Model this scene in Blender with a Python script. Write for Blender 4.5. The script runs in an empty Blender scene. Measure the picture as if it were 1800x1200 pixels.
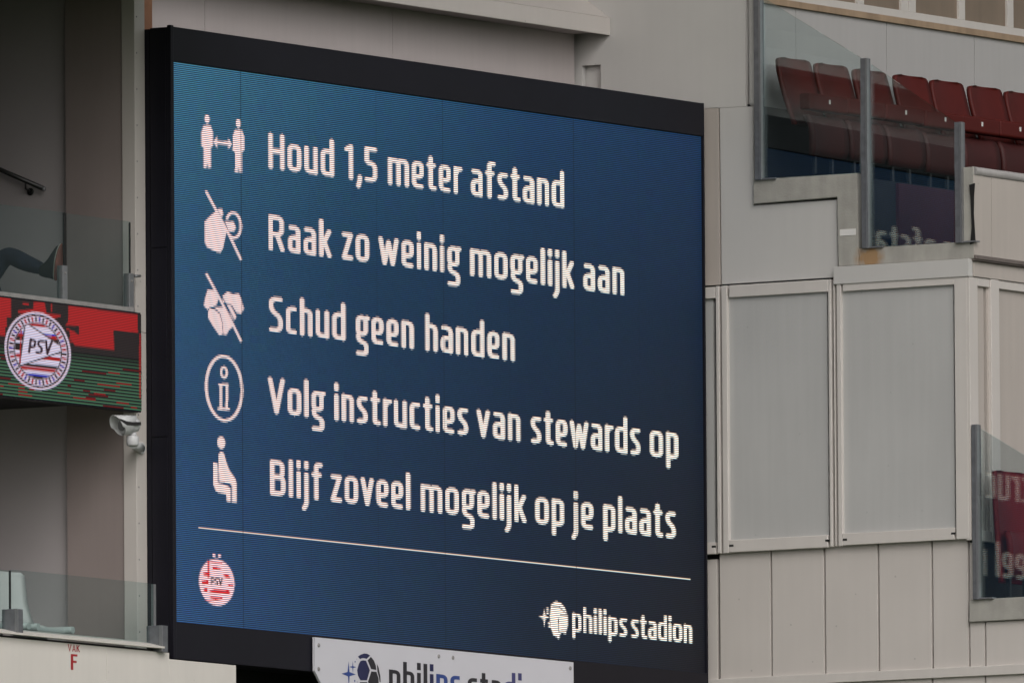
import bpy, bmesh, math, random
import numpy as np
from mathutils import Vector, Matrix

random.seed(7)
rng = np.random.default_rng(11)
C = bpy.context.scene.collection
SC = bpy.context.scene

# ------------------------------------------------------------------ camera
CAM = np.array([-120.99575928720104, -80.60138193501271, -9.964775331583661])
FPX = 33321.96
YAW, PITCH, ROLL = 0.5696842411131964, 0.08308013874171462, -0.006665381884920786
D_ = np.array([math.cos(YAW) * math.cos(PITCH), math.sin(YAW) * math.cos(PITCH), math.sin(PITCH)])
R0 = np.array([math.sin(YAW), -math.cos(YAW), 0.0])
U0 = np.cross(R0, D_)
RT = math.cos(ROLL) * R0 + math.sin(ROLL) * U0
UP = -math.sin(ROLL) * R0 + math.cos(ROLL) * U0
cam = bpy.data.cameras.new("camera")
cam.sensor_width = 36.0
cam.lens = FPX * 36.0 / 1800.0
cam.clip_start = 1.0
cam.clip_end = 3000.0
cam_o = bpy.data.objects.new("camera", cam)
C.objects.link(cam_o)
m = Matrix.Identity(4)
for i in range(3):
    m[i][0] = RT[i]; m[i][1] = UP[i]; m[i][2] = -D_[i]; m[i][3] = CAM[i]
cam_o.matrix_world = m
SC.camera = cam_o

# ------------------------------------------------------------------ sky, sun, exposure
SUN_EL, SUN_AZ = math.radians(38), math.radians(226)      # azimuth measured from +Y, clockwise
w = bpy.data.worlds.new("World")
SC.world = w
w.use_nodes = True
nt = w.node_tree
sky = nt.nodes.new("ShaderNodeTexSky")
sky.sky_type = 'NISHITA'
sky.sun_disc = False
sky.sun_elevation = SUN_EL
sky.sun_rotation = SUN_AZ
sky.dust_density = 4.0
hs = nt.nodes.new("ShaderNodeHueSaturation")
hs.inputs["Saturation"].default_value = 0.18
nt.links.new(sky.outputs[0], hs.inputs["Color"])
bg = nt.nodes["Background"]
bg.inputs["Strength"].default_value = 0.12
nt.links.new(hs.outputs[0], bg.inputs["Color"])
sl = bpy.data.lights.new("sun", 'SUN')
sl.energy = 0.7
sl.angle = math.radians(55)
sl.color = (1.0, 0.95, 0.9)
so = bpy.data.objects.new("sun", sl)
C.objects.link(so)
sdir = Vector((math.sin(SUN_AZ) * math.cos(SUN_EL), math.cos(SUN_AZ) * math.cos(SUN_EL), math.sin(SUN_EL)))
so.rotation_euler = sdir.to_track_quat('Z', 'Y').to_euler()
so.location = sdir * 60
SC.view_settings.view_transform = 'Standard'
SC.view_settings.look = 'None'
EXPO = 0.15
SC.view_settings.exposure = EXPO
EK = 2.0 ** -EXPO
SC.view_settings.gamma = 1.0

# ------------------------------------------------------------------ geometry helpers
def un(ax, u, v, val):
    k = D_ * FPX + RT * (u - 900) + UP * (600 - v)
    return CAM + k * (val - CAM[ax]) / k[ax]
def uX(u, v, X): return Vector(un(0, u, v, X))
def uY(u, v, Y): return Vector(un(1, u, v, Y))

def box(bm, x0, x1, y0, y1, z0, z1):
    if x1 < x0: x0, x1 = x1, x0
    if y1 < y0: y0, y1 = y1, y0
    if z1 < z0: z0, z1 = z1, z0
    v = [bm.verts.new(p) for p in ((x0,y0,z0),(x1,y0,z0),(x1,y1,z0),(x0,y1,z0),(x0,y0,z1),(x1,y0,z1),(x1,y1,z1),(x0,y1,z1))]
    for f in ((0,3,2,1),(4,5,6,7),(0,1,5,4),(1,2,6,5),(2,3,7,6),(3,0,4,7)):
        bm.faces.new([v[i] for i in f])

def prism(bm, pts, d):
    """solid from a flat outline pushed along d"""
    d = Vector(d)
    pts = [Vector(p) for p in pts]
    a = [bm.verts.new(p) for p in pts]
    b = [bm.verts.new(p + d) for p in pts]
    n = len(pts)
    f = [bm.faces.new(a), bm.faces.new(b[::-1])]
    for i in range(n):
        f.append(bm.faces.new((a[i], b[i], b[(i+1) % n], a[(i+1) % n])))
    bmesh.ops.recalc_face_normals(bm, faces=f)

def rectX(bm, X, th, tl, br):
    """box on the plane X (front), top-left and bottom-right corners seen at tl, br"""
    a, b = uX(*tl, X), uX(*br, X)
    box(bm, X, X + th, a.y, b.y, b.z, a.z)
def polyX(bm, X, th, pts): prism(bm, [uX(*p, X) for p in pts], (th, 0, 0))
def rectY(bm, Y, th, tl, br):
    a, b = uY(*tl, Y), uY(*br, Y)
    box(bm, a.x, b.x, Y, Y + th, b.z, a.z)

def tube(bm, p0, p1, r0, r1=None, n=16, cap=True):
    r1 = r0 if r1 is None else r1
    p0, p1 = Vector(p0), Vector(p1)
    d = (p1 - p0).normalized()
    q = d.to_track_quat('Z', 'Y')
    A, B = [], []
    for i in range(n):
        t = 2 * math.pi * i / n
        o = q @ Vector((math.cos(t), math.sin(t), 0))
        A.append(bm.verts.new(p0 + o * r0)); B.append(bm.verts.new(p1 + o * r1))
    for i in range(n):
        f = bm.faces.new((A[i], A[(i+1) % n], B[(i+1) % n], B[i])); f.smooth = True
    if cap:
        bm.faces.new(A[::-1]); bm.faces.new(B)

def lathe(bm, o, ax, prof, n=28):
    """profile [(distance along ax, radius)] turned about ax through o"""
    o, ax = Vector(o), Vector(ax).normalized()
    q = ax.to_track_quat('Z', 'Y')
    rings = []
    for s, r in prof:
        rings.append([bm.verts.new(o + ax * s + (q @ Vector((math.cos(2*math.pi*i/n), math.sin(2*math.pi*i/n), 0))) * r) for i in range(n)])
    for a, b in zip(rings, rings[1:]):
        for i in range(n):
            f = bm.faces.new((a[i], a[(i+1) % n], b[(i+1) % n], b[i])); f.smooth = True
    bm.faces.new(rings[0][::-1]); bm.faces.new(rings[-1])

def new(): return bmesh.new()

def obj(name, bm, mat, parent=None, bevel=0.0, seg=2, world=True):
    bmesh.ops.remove_doubles(bm, verts=bm.verts, dist=1e-6) if False else None
    me = bpy.data.meshes.new(name)
    bm.to_mesh(me); bm.free()
    o = bpy.data.objects.new(name, me)
    C.objects.link(o)
    me.materials.append(mat)
    if parent is not None:
        o.parent = parent
        if world:
            o.location = -root_loc(parent)
    if bevel:
        b = o.modifiers.new("bevel", 'BEVEL'); b.width = bevel; b.segments = seg; b.limit_method = 'ANGLE'
        b.harden_normals = False
    return o

def root_loc(p):
    """world place of a parent (parents here are never rotated when built in world coordinates)"""
    l = Vector((0, 0, 0))
    while p is not None:
        l += p.location; p = p.parent
    return l

def tag(o, label, cat, group=None):
    o['label'] = label; o['category'] = cat
    if group: o['group'] = group
    return o
def thing(name, loc, label, cat, group=None):
    o = bpy.data.objects.new(name, None)
    C.objects.link(o)
    o.location = loc
    o.empty_display_size = 0.2
    return tag(o, label, cat, group)
def struct(o):
    o['kind'] = 'structure'
    return o

# ------------------------------------------------------------------ materials
def mat(name, col, rough=0.6, metal=0.0, noise=0.05, scale=6.0, spec=0.4, bump=0.0, streak=0.0, specks=0.0, stain=None):
    mt = bpy.data.materials.new(name); mt.use_nodes = True
    t = mt.node_tree; N = t.nodes; L = t.links
    b = N["Principled BSDF"]
    b.inputs["Roughness"].default_value = rough
    b.inputs["Metallic"].default_value = metal
    b.inputs["Specular IOR Level"].default_value = spec
    geo = N.new("ShaderNodeNewGeometry")
    no = N.new("ShaderNodeTexNoise"); no.inputs["Scale"].default_value = scale; no.inputs["Detail"].default_value = 6
    L.new(geo.outputs["Position"], no.inputs["Vector"])
    mr = N.new("ShaderNodeMapRange")
    mr.inputs["From Min"].default_value = 0.25; mr.inputs["From Max"].default_value = 0.75
    mr.inputs["To Min"].default_value = 1 - noise; mr.inputs["To Max"].default_value = 1 + noise
    L.new(no.outputs["Fac"], mr.inputs["Value"])
    val = mr.outputs[0]
    def mul(a, bsock):
        q = N.new("ShaderNodeMath"); q.operation = 'MULTIPLY'; L.new(a, q.inputs[0]); L.new(bsock, q.inputs[1]); return q.outputs[0]
    if streak:
        mp = N.new("ShaderNodeMapping"); mp.inputs["Scale"].default_value = (9, 9, 0.5)
        L.new(geo.outputs["Position"], mp.inputs["Vector"])
        n2 = N.new("ShaderNodeTexNoise"); n2.inputs["Scale"].default_value = 1.6; n2.inputs["Detail"].default_value = 5
        L.new(mp.outputs[0], n2.inputs["Vector"])
        m2 = N.new("ShaderNodeMapRange"); m2.inputs["From Min"].default_value = 0.3; m2.inputs["From Max"].default_value = 0.7
        m2.inputs["To Min"].default_value = 1 - streak; m2.inputs["To Max"].default_value = 1 + streak * 0.4
        L.new(n2.outputs["Fac"], m2.inputs["Value"]); val = mul(val, m2.outputs[0])
    if specks:
        vo = N.new("ShaderNodeTexVoronoi"); vo.inputs["Scale"].default_value = 5.5; vo.inputs["Randomness"].default_value = 1
        L.new(geo.outputs["Position"], vo.inputs["Vector"])
        m3 = N.new("ShaderNodeMapRange"); m3.inputs["From Min"].default_value = 0.035; m3.inputs["From Max"].default_value = 0.055
        m3.inputs["To Min"].default_value = 1 - specks; m3.inputs["To Max"].default_value = 1.0
        L.new(vo.outputs["Distance"], m3.inputs["Value"]); val = mul(val, m3.outputs[0])
    hsv = N.new("ShaderNodeHueSaturation"); hsv.inputs["Color"].default_value = (*col, 1)
    L.new(val, hsv.inputs["Value"])
    out = hsv.outputs[0]
    if stain:
        (sc, ctr, size) = stain
        mp = N.new("ShaderNodeMapping"); mp.vector_type = 'TEXTURE'
        mp.inputs["Location"].default_value = ctr; mp.inputs["Scale"].default_value = size
        L.new(geo.outputs["Position"], mp.inputs["Vector"])
        gr = N.new("ShaderNodeTexGradient"); gr.gradient_type = 'SPHERICAL'
        L.new(mp.outputs[0], gr.inputs[0])
        n4 = N.new("ShaderNodeTexNoise"); n4.inputs["Scale"].default_value = 14; L.new(geo.outputs["Position"], n4.inputs["Vector"])
        ad = N.new("ShaderNodeMath"); ad.operation = 'MULTIPLY'; L.new(gr.outputs["Fac"], ad.inputs[0]); L.new(n4.outputs["Fac"], ad.inputs[1])
        m5 = N.new("ShaderNodeMapRange"); m5.inputs["From Min"].default_value = 0.03; m5.inputs["From Max"].default_value = 0.3
        L.new(ad.outputs[0], m5.inputs["Value"])
        mx = N.new("ShaderNodeMix"); mx.data_type = 'RGBA'
        L.new(m5.outputs[0], mx.inputs["Factor"]); L.new(out, mx.inputs[6]); mx.inputs[7].default_value = (*sc, 1)
        out = mx.outputs[2]
    L.new(out, b.inputs["Base Color"])
    if bump:
        bp = N.new("ShaderNodeBump"); bp.inputs["Strength"].default_value = bump; bp.inputs["Distance"].default_value = 0.01
        n3 = N.new("ShaderNodeTexNoise"); n3.inputs["Scale"].default_value = 60; n3.inputs["Detail"].default_value = 4
        L.new(geo.outputs["Position"], n3.inputs["Vector"])
        L.new(n3.outputs["Fac"], bp.inputs["Height"]); L.new(bp.outputs[0], b.inputs["Normal"])
    return mt

def glass_mat(name, tint, boost):
    mt = bpy.data.materials.new(name); mt.use_nodes = True
    t = mt.node_tree; N = t.nodes; L = t.links
    N.remove(N["Principled BSDF"])
    tr = N.new("ShaderNodeBsdfTransparent"); tr.inputs[0].default_value = (*tint, 1)
    gl = N.new("ShaderNodeBsdfGlossy"); gl.inputs["Roughness"].default_value = 0.0; gl.inputs["Color"].default_value = (0.84, 1.0, 1.0, 1)
    fr = N.new("ShaderNodeFresnel"); fr.inputs["IOR"].default_value = 1.5
    mu = N.new("ShaderNodeMath"); mu.operation = 'MULTIPLY'; mu.use_clamp = True; mu.inputs[1].default_value = boost
    L.new(fr.outputs[0], mu.inputs[0])
    gm = N.new("ShaderNodeNewGeometry"); ir = N.new("ShaderNodeMapRange")      # same index on both faces of the sheet
    ir.inputs["To Min"].default_value = 1.5; ir.inputs["To Max"].default_value = 1 / 1.5
    L.new(gm.outputs["Backfacing"], ir.inputs["Value"]); L.new(ir.outputs[0], fr.inputs["IOR"])
    mx = N.new("ShaderNodeMixShader")
    L.new(mu.outputs[0], mx.inputs[0]); L.new(tr.outputs[0], mx.inputs[1]); L.new(gl.outputs[0], mx.inputs[2])
    L.new(mx.outputs[0], N["Material Output"].inputs["Surface"])
    return mt

WH = (0.56, 0.545, 0.53)
M = {}
M['cladding'] = mat('painted_cladding', (0.555, 0.512, 0.482), 0.45, noise=0.03, scale=2.2, streak=0.018, specks=0.25)
M['cladding_grey'] = mat('grey_cladding', (0.53, 0.512, 0.495), 0.5, noise=0.025, scale=1.8, streak=0.018, specks=0.15)
M['frame_white'] = mat('white_frame', (0.585, 0.545, 0.515), 0.4, noise=0.03, scale=4, streak=0.03)
M['infill'] = mat('infill_sheet', (0.455, 0.448, 0.44), 0.35, noise=0.045, scale=1.5, streak=0.035, specks=0.12)
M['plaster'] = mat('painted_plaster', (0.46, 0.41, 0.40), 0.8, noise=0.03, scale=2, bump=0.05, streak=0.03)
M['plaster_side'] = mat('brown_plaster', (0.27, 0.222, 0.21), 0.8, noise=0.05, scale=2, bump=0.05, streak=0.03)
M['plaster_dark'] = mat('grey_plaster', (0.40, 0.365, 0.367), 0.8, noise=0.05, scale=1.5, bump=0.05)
M['parapet'] = mat('parapet_white', (0.70, 0.655, 0.61), 0.5, noise=0.025, scale=3, streak=0.03, specks=0.1)
M['beige'] = mat('beige_panel', (0.45, 0.40, 0.365), 0.5, noise=0.03, scale=2.2, streak=0.04, specks=0.2)
M['seat_wall'] = mat('seat_wall_sheet', (0.43, 0.415, 0.41), 0.5, noise=0.025, scale=2, streak=0.03)
M['seam'] = mat('dark_seam', (0.03, 0.028, 0.027), 0.9, noise=0.1)
M['black'] = mat('black_steel', (0.009, 0.0085, 0.0135), 0.5, noise=0.12, scale=3, spec=0.2)
M['shade_black'] = mat('painted_shade_black', (0.010, 0.010, 0.012), 0.9, noise=0.1)
M['wood'] = mat('timber_strip', (0.36, 0.255, 0.17), 0.6, noise=0.18, scale=5, streak=0.15)
M['wood_red'] = mat('red_timber', (0.30, 0.14, 0.075), 0.6, noise=0.15, scale=12)
M['steel'] = mat('galvanised_steel', (0.19, 0.195, 0.21), 0.5, metal=0.55, noise=0.22, scale=16, bump=0.03)
M['steel_light'] = mat('aluminium', (0.29, 0.29, 0.30), 0.4, metal=0.7, noise=0.08, scale=20)
M['seat'] = mat('red_seat_plastic', (0.080, 0.0075, 0.0055), 0.5, noise=0.12, scale=5, spec=0.2)
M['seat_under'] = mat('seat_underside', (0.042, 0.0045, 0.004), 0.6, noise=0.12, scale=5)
M['seat_low'] = mat('bright_red_plastic', (0.15, 0.010, 0.013), 0.5, noise=0.12, scale=5, spec=0.2)
M['chair'] = mat('white_chair_plastic', (0.52, 0.52, 0.51), 0.4, noise=0.03)
M['tagw'] = mat('white_tag', (0.7, 0.68, 0.66), 0.5, noise=0.02)
M['camw'] = mat('white_camera_paint', (0.55, 0.55, 0.56), 0.35, noise=0.02)
M['dark_glass'] = mat('dark_lens', (0.22, 0.22, 0.23), 0.15, noise=0.02, spec=0.6)
M['blind'] = mat('brown_blind', (0.215, 0.165, 0.125), 0.6, noise=0.10, scale=3, streak=0.08)
M['rail'] = mat('weathered_rail', (0.30, 0.285, 0.28), 0.5, noise=0.12, scale=9, streak=0.1)
M['brown_trim'] = mat('brown_trim', (0.14, 0.115, 0.105), 0.55, noise=0.15, scale=9)
M['handrail'] = mat('dark_handrail', (0.03, 0.03, 0.03), 0.3, metal=0.4, noise=0.05)
M['floor'] = mat('dark_floor', (0.022, 0.022, 0.026), 0.8, noise=0.15, scale=4)  # near black, with the shade under the seats put into the colour
M['sign'] = mat('white_sign_sheet', (0.62, 0.605, 0.655), 0.35, noise=0.02, scale=3)
M['ink_dark'] = mat('dark_print', (0.022, 0.02, 0.026), 0.5, noise=0.03)
M['ink_navy'] = mat('navy_print', (0.016, 0.018, 0.075), 0.5, noise=0.2, scale=5)
M['ink_blue'] = mat('blue_print', (0.03, 0.065, 0.26), 0.5, noise=0.2, scale=5)
M['ink_violet'] = mat('violet_print', (0.055, 0.055, 0.17), 0.5, noise=0.2, scale=5)
M['ink_red'] = mat('red_print', (0.36, 0.018, 0.022), 0.5, noise=0.03)
M['cloth'] = mat('navy_trousers', (0.010, 0.014, 0.030), 0.9, noise=0.25, scale=14, bump=0.2)
M['skin'] = mat('skin', (0.42, 0.26, 0.2), 0.6, noise=0.04)
M['shoe'] = mat('dark_shoe', (0.012, 0.013, 0.011), 0.7, noise=0.1, scale=20)
M['sole'] = mat('brown_sole', (0.26, 0.085, 0.065), 0.7, noise=0.15, scale=25)
M['midsole'] = mat('pale_midsole', (0.42, 0.38, 0.34), 0.6, noise=0.05)
M['rubber'] = mat('black_rubber', (0.012, 0.011, 0.011), 0.7, noise=0.1)
M['grass'] = mat('pitch_grass', (0.05, 0.085, 0.025), 0.9, noise=0.2, scale=0.4)
M['roofing'] = mat('roof_sheet', (0.25, 0.25, 0.26), 0.7, noise=0.05, scale=1)
st = uX(1527, 452, 7.76)
M['concrete'] = mat('concrete', (0.36, 0.345, 0.315), 0.85, noise=0.12, scale=7, bump=0.25, streak=0.08, specks=0.3,
                    stain=((0.33, 0.205, 0.105), (7.76, st.y, st.z), (0.5, 0.17, 0.14)))
G_side = glass_mat('guard_glass', (0.86, 0.90, 0.90), 1.8)
G_front = glass_mat('balustrade_glass', (0.845, 0.895, 0.89), 0.4)

# ------------------------------------------------------------------ ground, stand body, roof
GZ = -11.66
bm = new(); box(bm, -700, 700, -700, 700, GZ - 0.5, GZ)
struct(obj('ground', bm, M['grass']))
bm = new(); box(bm, -60, 70, -8.0, 30, 15, 15.6)  # out of view; height and front edge chosen to shade the upper walls
struct(obj('stadium_roof', bm, M['roofing']))

# ------------------------------------------------------------------ stroke alphabet (units: apparent pixels, baseline 0, x-height 48, capitals 62)
XH, CH, AH, HS = 48.5, 62.5, 66.0, 3.9
def arc_poly(pts, r, closed=False):
    """polyline with rounded corners"""
    P = [Vector((p[0], p[1])) for p in pts]
    n = len(P); out = []
    for i in range(n):
        if not closed and (i == 0 or i == n - 1):
            out.append(P[i]); continue
        a, b, c = P[i-1], P[i], P[(i+1) % n]
        da, dc = (a - b), (c - b)
        k = min(r, da.length * 0.5, dc.length * 0.5)
        if k < 0.3:
            out.append(b); continue
        p0, p2 = b + da.normalized() * k, b + dc.normalized() * k
        for s in range(6):
            t = s / 5
            out.append((1-t)**2 * p0 + 2*t*(1-t) * b + t*t * p2)
    if closed: out.append(out[0])
    return [(p.x, p.y) for p in out]

def glyph(ch, h=HS):
    X, T = XH, CH - h
    xt = X - h
    S = []
    def s(*p, r=0, c=False): S.append(arc_poly(p, r, c))
    if ch == 'o': W = 24; s((h,h),(W-h,h),(W-h,xt),(h,xt), r=9, c=True)
    elif ch == 'H': W = 28; s((h,0),(h,CH)); s((W-h,0),(W-h,CH)); s((h,32),(W-h,32))
    elif ch == 'u': W = 23.5; s((h,X),(h,h),(W-h,h), r=8); s((W-h,0),(W-h,X))
    elif ch == 'd': W = 23.3; s((W-h,0),(W-h,AH)); s((W-h,xt),(h,xt),(h,h),(W-h,h), r=9)
    elif ch == 'p': W = 22.5; s((h,-17),(h,X)); s((h,xt),(W-h,xt),(W-h,h),(h,h), r=9)
    elif ch == '1': W = 16; s((W-h,0),(W-h,CH-1)); s((2.5,51),(W-h,58.5))
    elif ch == ',': W = 8.5; s((6,9),(5.5,0),(2.5,-13))
    elif ch == '5': W = 21.7; s((W-1,T),(h,T),(h,34)); s((h,34.5),(W-h,31),(W-h,h),(1,h), r=8)
    elif ch == 'm': W = 38; s((h,0),(h,X)); s((h,xt),(W/2,xt),(W/2,0), r=7); s((W/2,xt),(W-h,xt),(W-h,0), r=8)
    elif ch == 'e': W = 21.5; s((W-1.5,h),(h,h),(h,xt),(W-h,xt),(W-h,21),(h,21), r=8)
    elif ch == 't': W = 17; s((7.5,60),(7.5,h),(W-1,h), r=6); s((0.5,xt),(W-1,xt))
    elif ch == 'r': W = 14; s((h,0),(h,X)); s((h,X-14),(8,xt),(W-0.5,xt), r=5)
    elif ch == 'a': W = 21.5; s((2,xt),(W-h,xt),(W-h,0), r=9); s((W-h,27),(h,27),(h,h),(W-h,h), r=8)
    elif ch == 'f': W = 17; s((7.5,0),(7.5,AH-h),(W,AH-h), r=9); s((0.5,xt),(W-1,xt))
    elif ch == 's': W = 19.5; s((W-1,xt),(h,xt),(h,30),(W-h,20),(W-h,h),(1,h), r=8)
    elif ch == 'n': W = 22; s((h,0),(h,X)); s((h,xt),(W-h,xt),(W-h,0), r=8)
    elif ch == 'h': W = 22; s((h,0),(h,AH)); s((h,xt),(W-h,xt),(W-h,0), r=8)
    elif ch == 'R': W = 28; s((h,0),(h,CH)); s((h,T),(W-h-1.5,T),(W-h-1.5,29),(h,29), r=9); s((W*0.52,29),(W-h+0.5,0))
    elif ch == 'k': W = 22; s((h,0),(h,AH)); s((h+4,24),(W-3.5,X)); s((9,27),(W-3.2,0))
    elif ch == 'z': W = 20; s((1,xt),(W-h,xt),(h,h),(W-0.5,h))
    elif ch == 'w': W = 34; s((2.8,X),(10,3),(17,X-8),(24,3),(31.2,X))
    elif ch == 'v': W = 23; s((3,X),(W/2,3),(W-3,X))
    elif ch == 'V': W = 29; s((3,CH),(W/2,3),(W-3,CH))
    elif ch == 'i': W = 2*h; s((h,0),(h,47)); s((h,52.5),(h,66.5))
    elif ch == 'j': W = 2*h; s((h,46),(h,-10),(-1.5,-19), r=6); s((h,52.5),(h,66.5))
    elif ch == 'l': W = 2*h; s((h,0),(h,AH))
    elif ch == 'g': W = 22.5; s((h,16),(W-h-1,16),(W-h-1,xt),(h,xt), r=8, c=True); s((W-h-2,xt),(W,xt)); s((h,15),(h+1,4),(W-h,-2),(W-h,-19),(1,-19), r=6)
    elif ch == 'S': W = 24; s((W-1,T),(h,T),(h,38),(W-h,27),(W-h,h),(1,h), r=9)
    elif ch == 'c': W = 19; s((W-1,xt),(h,xt),(h,h),(W-1,h), r=9)
    elif ch == 'B': W = 26; s((h,0),(h,CH)); s((h,T),(W-h-1.5,T),(W-h-1.5,33),(h,33), r=8); s((h,33),(W-h,33),(W-h,h),(h,h), r=8)
    elif ch == 'A': W = 27; s((3,0),(W/2,CH-2),(W-3,0)); s((7,18),(W-7,18))
    elif ch == 'K': W = 26; s((h,0),(h,CH)); s((h,28),(W-4,CH)); s((11,34),(W-3,0))
    elif ch == 'F': W = 23; s((h,0),(h,CH)); s((h,T),(W,T)); s((h,33),(W-3,33))
    elif ch == 'P': W = 26; s((h,0),(h,CH)); s((h,T),(W-h,T),(W-h,27),(h,27), r=9)
    else: raise ValueError(ch)
    return W, S
def word_layout(word, gap=5.2, h=HS):
    x = 0; out = []
    for ch in word:
        W, S = glyph(ch, h)
        out.append((ch, [[(px + x, py) for px, py in st_] for st_ in S]))
        x += W + gap
    return x - gap, out

# ------------------------------------------------------------------ LED raster canvas
class Canvas:
    """a matrix of LEDs on the plane Y; drawing happens in A-space: a = X*ka, b = Z*kb (apparent pixels)"""
    SX, SZ = 3, 4
    def __init__(self, cols, rows, pitch, x0, z0, Y, ka=126.2, kb=228.0):
        self.cols, self.rows, self.pitch, self.x0, self.z0, self.Y, self.ka, self.kb = cols, rows, pitch, x0, z0, Y, ka, kb
        px = (np.arange(cols * self.SX) + 0.5) / self.SX * pitch + x0
        pz = (np.arange(rows * self.SZ) + 0.5) / self.SZ * pitch + z0
        self.A, self.B = px * ka, pz * kb
        self.col = np.zeros((rows, cols, 3)); self.id = np.zeros((rows, cols), int)
    def a(self, u, v):
        p = uY(u, v, self.Y); return (p.x * self.ka, p.z * self.kb)
    def win(self, lo, hi):
        i0, i1 = np.searchsorted(self.A, (lo[0], hi[0])); j0, j1 = np.searchsorted(self.B, (lo[1], hi[1]))
        return max(i0 - 3, 0), min(i1 + 3, len(self.A)), max(j0 - 4, 0), min(j1 + 4, len(self.B))
    def blank(self): return np.zeros((len(self.B), len(self.A)), bool)
    def stroke(self, mk, pts, wid):
        for (x0, y0), (x1, y1) in zip(pts, pts[1:]):
            h = wid / 2 + 1
            i0, i1, j0, j1 = self.win((min(x0, x1) - h, min(y0, y1) - h), (max(x0, x1) + h, max(y0, y1) + h))
            if i1 <= i0 or j1 <= j0: continue
            a, b = self.A[None, i0:i1], self.B[j0:j1, None]
            dx, dy = x1 - x0, y1 - y0
            t = np.clip(((a - x0) * dx + (b - y0) * dy) / max(dx*dx + dy*dy, 1e-9), 0, 1)
            mk[j0:j1, i0:i1] |= ((a - x0 - t*dx)**2 + (b - y0 - t*dy)**2) <= (wid / 2)**2
    def poly(self, mk, pts, val=True):
        xs = [p[0] for p in pts]; ys = [p[1] for p in pts]
        i0, i1, j0, j1 = self.win((min(xs), min(ys)), (max(xs), max(ys)))
        a, b = self.A[None, i0:i1], self.B[j0:j1, None]
        ins = np.zeros((j1 - j0, i1 - i0), bool)
        for (x0, y0), (x1, y1) in zip(pts, pts[1:] + pts[:1]):
            if y0 == y1: continue
            ins ^= ((y0 > b) != (y1 > b)) & (a < (x1 - x0) * (b - y0) / (y1 - y0) + x0)
        if val: mk[j0:j1, i0:i1] |= ins
        else: mk[j0:j1, i0:i1] &= ~ins
    def ell(self, c, rx, ry, n=36): return [(c[0] + rx*math.cos(2*math.pi*i/n), c[1] + ry*math.sin(2*math.pi*i/n)) for i in range(n)]
    def commit(self, mk, colour, idn, thr=0.4):
        cov = mk.reshape(self.rows, self.SZ, self.cols, self.SX).mean((1, 3))
        c = colour if isinstance(colour, np.ndarray) and colour.ndim == 3 else np.array(colour)[None, None, :]
        self.col = self.col * (1 - cov[..., None]) + c * cov[..., None]
        if idn is not None: self.id[cov > thr] = idn
    def mesh(self, name, idn, material, parent):
        jj, ii = np.nonzero(self.id == idn)
        n = len(ii)
        if n == 0: return None
        p = self.pitch
        x = self.x0 + ii * p; z = self.z0 + jj * p
        key = np.stack([np.stack([ii, jj], 1), np.stack([ii+1, jj], 1), np.stack([ii+1, jj+1], 1), np.stack([ii, jj+1], 1)], 1).reshape(-1, 2)
        uniq, inv = np.unique(key[:, 0] * 100000 + key[:, 1], return_inverse=True)
        vi, vj = uniq // 100000, uniq % 100000
        co = np.stack([self.x0 + vi * p, np.full(len(vi), self.Y), self.z0 + vj * p], 1)
        me = bpy.data.meshes.new(name)
        me.vertices.add(len(co)); me.vertices.foreach_set('co', co.ravel())
        me.loops.add(4 * n); me.loops.foreach_set('vertex_index', inv.ravel().astype(np.int32))
        me.polygons.add(n); me.polygons.foreach_set('loop_start', np.arange(0, 4*n, 4, dtype=np.int32))
        me.update(calc_edges=True)
        at = me.color_attributes.new('led', 'FLOAT_COLOR', 'CORNER')
        cc = np.ones((n, 4, 4)); cc[:, :, :3] = self.col[jj, ii][:, None, :]
        at.data.foreach_set('color', cc.ravel())
        me.materials.append(material)
        o = bpy.data.objects.new(name, me); C.objects.link(o)
        o.parent = parent; o.location = -root_loc(parent)
        return o

def led_mat(name, pitch, z0, x0, floor, gain):
    """lamp colour from the matrix, shone through rows of lamps with dark louvres between them (red lamp sits a little above)"""
    mt = bpy.data.materials.new(name); mt.use_nodes = True
    t = mt.node_tree; N = t.nodes; L = t.links
    b = N["Principled BSDF"]
    b.inputs["Base Color"].default_value = (0.008, 0.008, 0.009, 1); b.inputs["Specular IOR Level"].default_value = 0.15; b.inputs["Roughness"].default_value = 0.55
    at = N.new("ShaderNodeAttribute"); at.attribute_name = 'led'
    geo = N.new("ShaderNodeNewGeometry"); sp = N.new("ShaderNodeSeparateXYZ"); L.new(geo.outputs["Position"], sp.inputs[0])
    def mth(op, a, c):
        q = N.new("ShaderNodeMath"); q.operation = op
        for k, s_ in enumerate((a, c)):
            if s_ is None: continue
            if isinstance(s_, (int, float)): q.inputs[k].default_value = s_
            else: L.new(s_, q.inputs[k])
        return q.outputs[0]
    ph = mth('MULTIPLY', mth('SUBTRACT', sp.outputs["Z"], z0), 2 * math.pi / pitch)
    cb = N.new("ShaderNodeCombineColor")
    for k, c0 in enumerate((0.585, 0.50, 0.445)):
        cs = mth('COSINE', mth('SUBTRACT', ph, 2 * math.pi * c0), None)
        pr = mth('POWER', mth('ADD', mth('MULTIPLY', cs, 0.5), 0.5), 1.45)
        L.new(mth('ADD', mth('MULTIPLY', pr, gain), floor), cb.inputs[k])
    mx = N.new("ShaderNodeMix"); mx.data_type = 'RGBA'; mx.blend_type = 'MULTIPLY'; mx.inputs["Factor"].default_value = 1
    L.new(at.outputs["Color"], mx.inputs[6]); L.new(cb.outputs[0], mx.inputs[7])
    L.new(mx.outputs[2], b.inputs["Emission Color"]); b.inputs["Emission Strength"].default_value = EK
    return mt

def lin(c):
    c = np.array(c) / 255.0
    return np.where(c <= 0.04045, c / 12.92, ((c + 0.055) / 1.055) ** 2.4)

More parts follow.
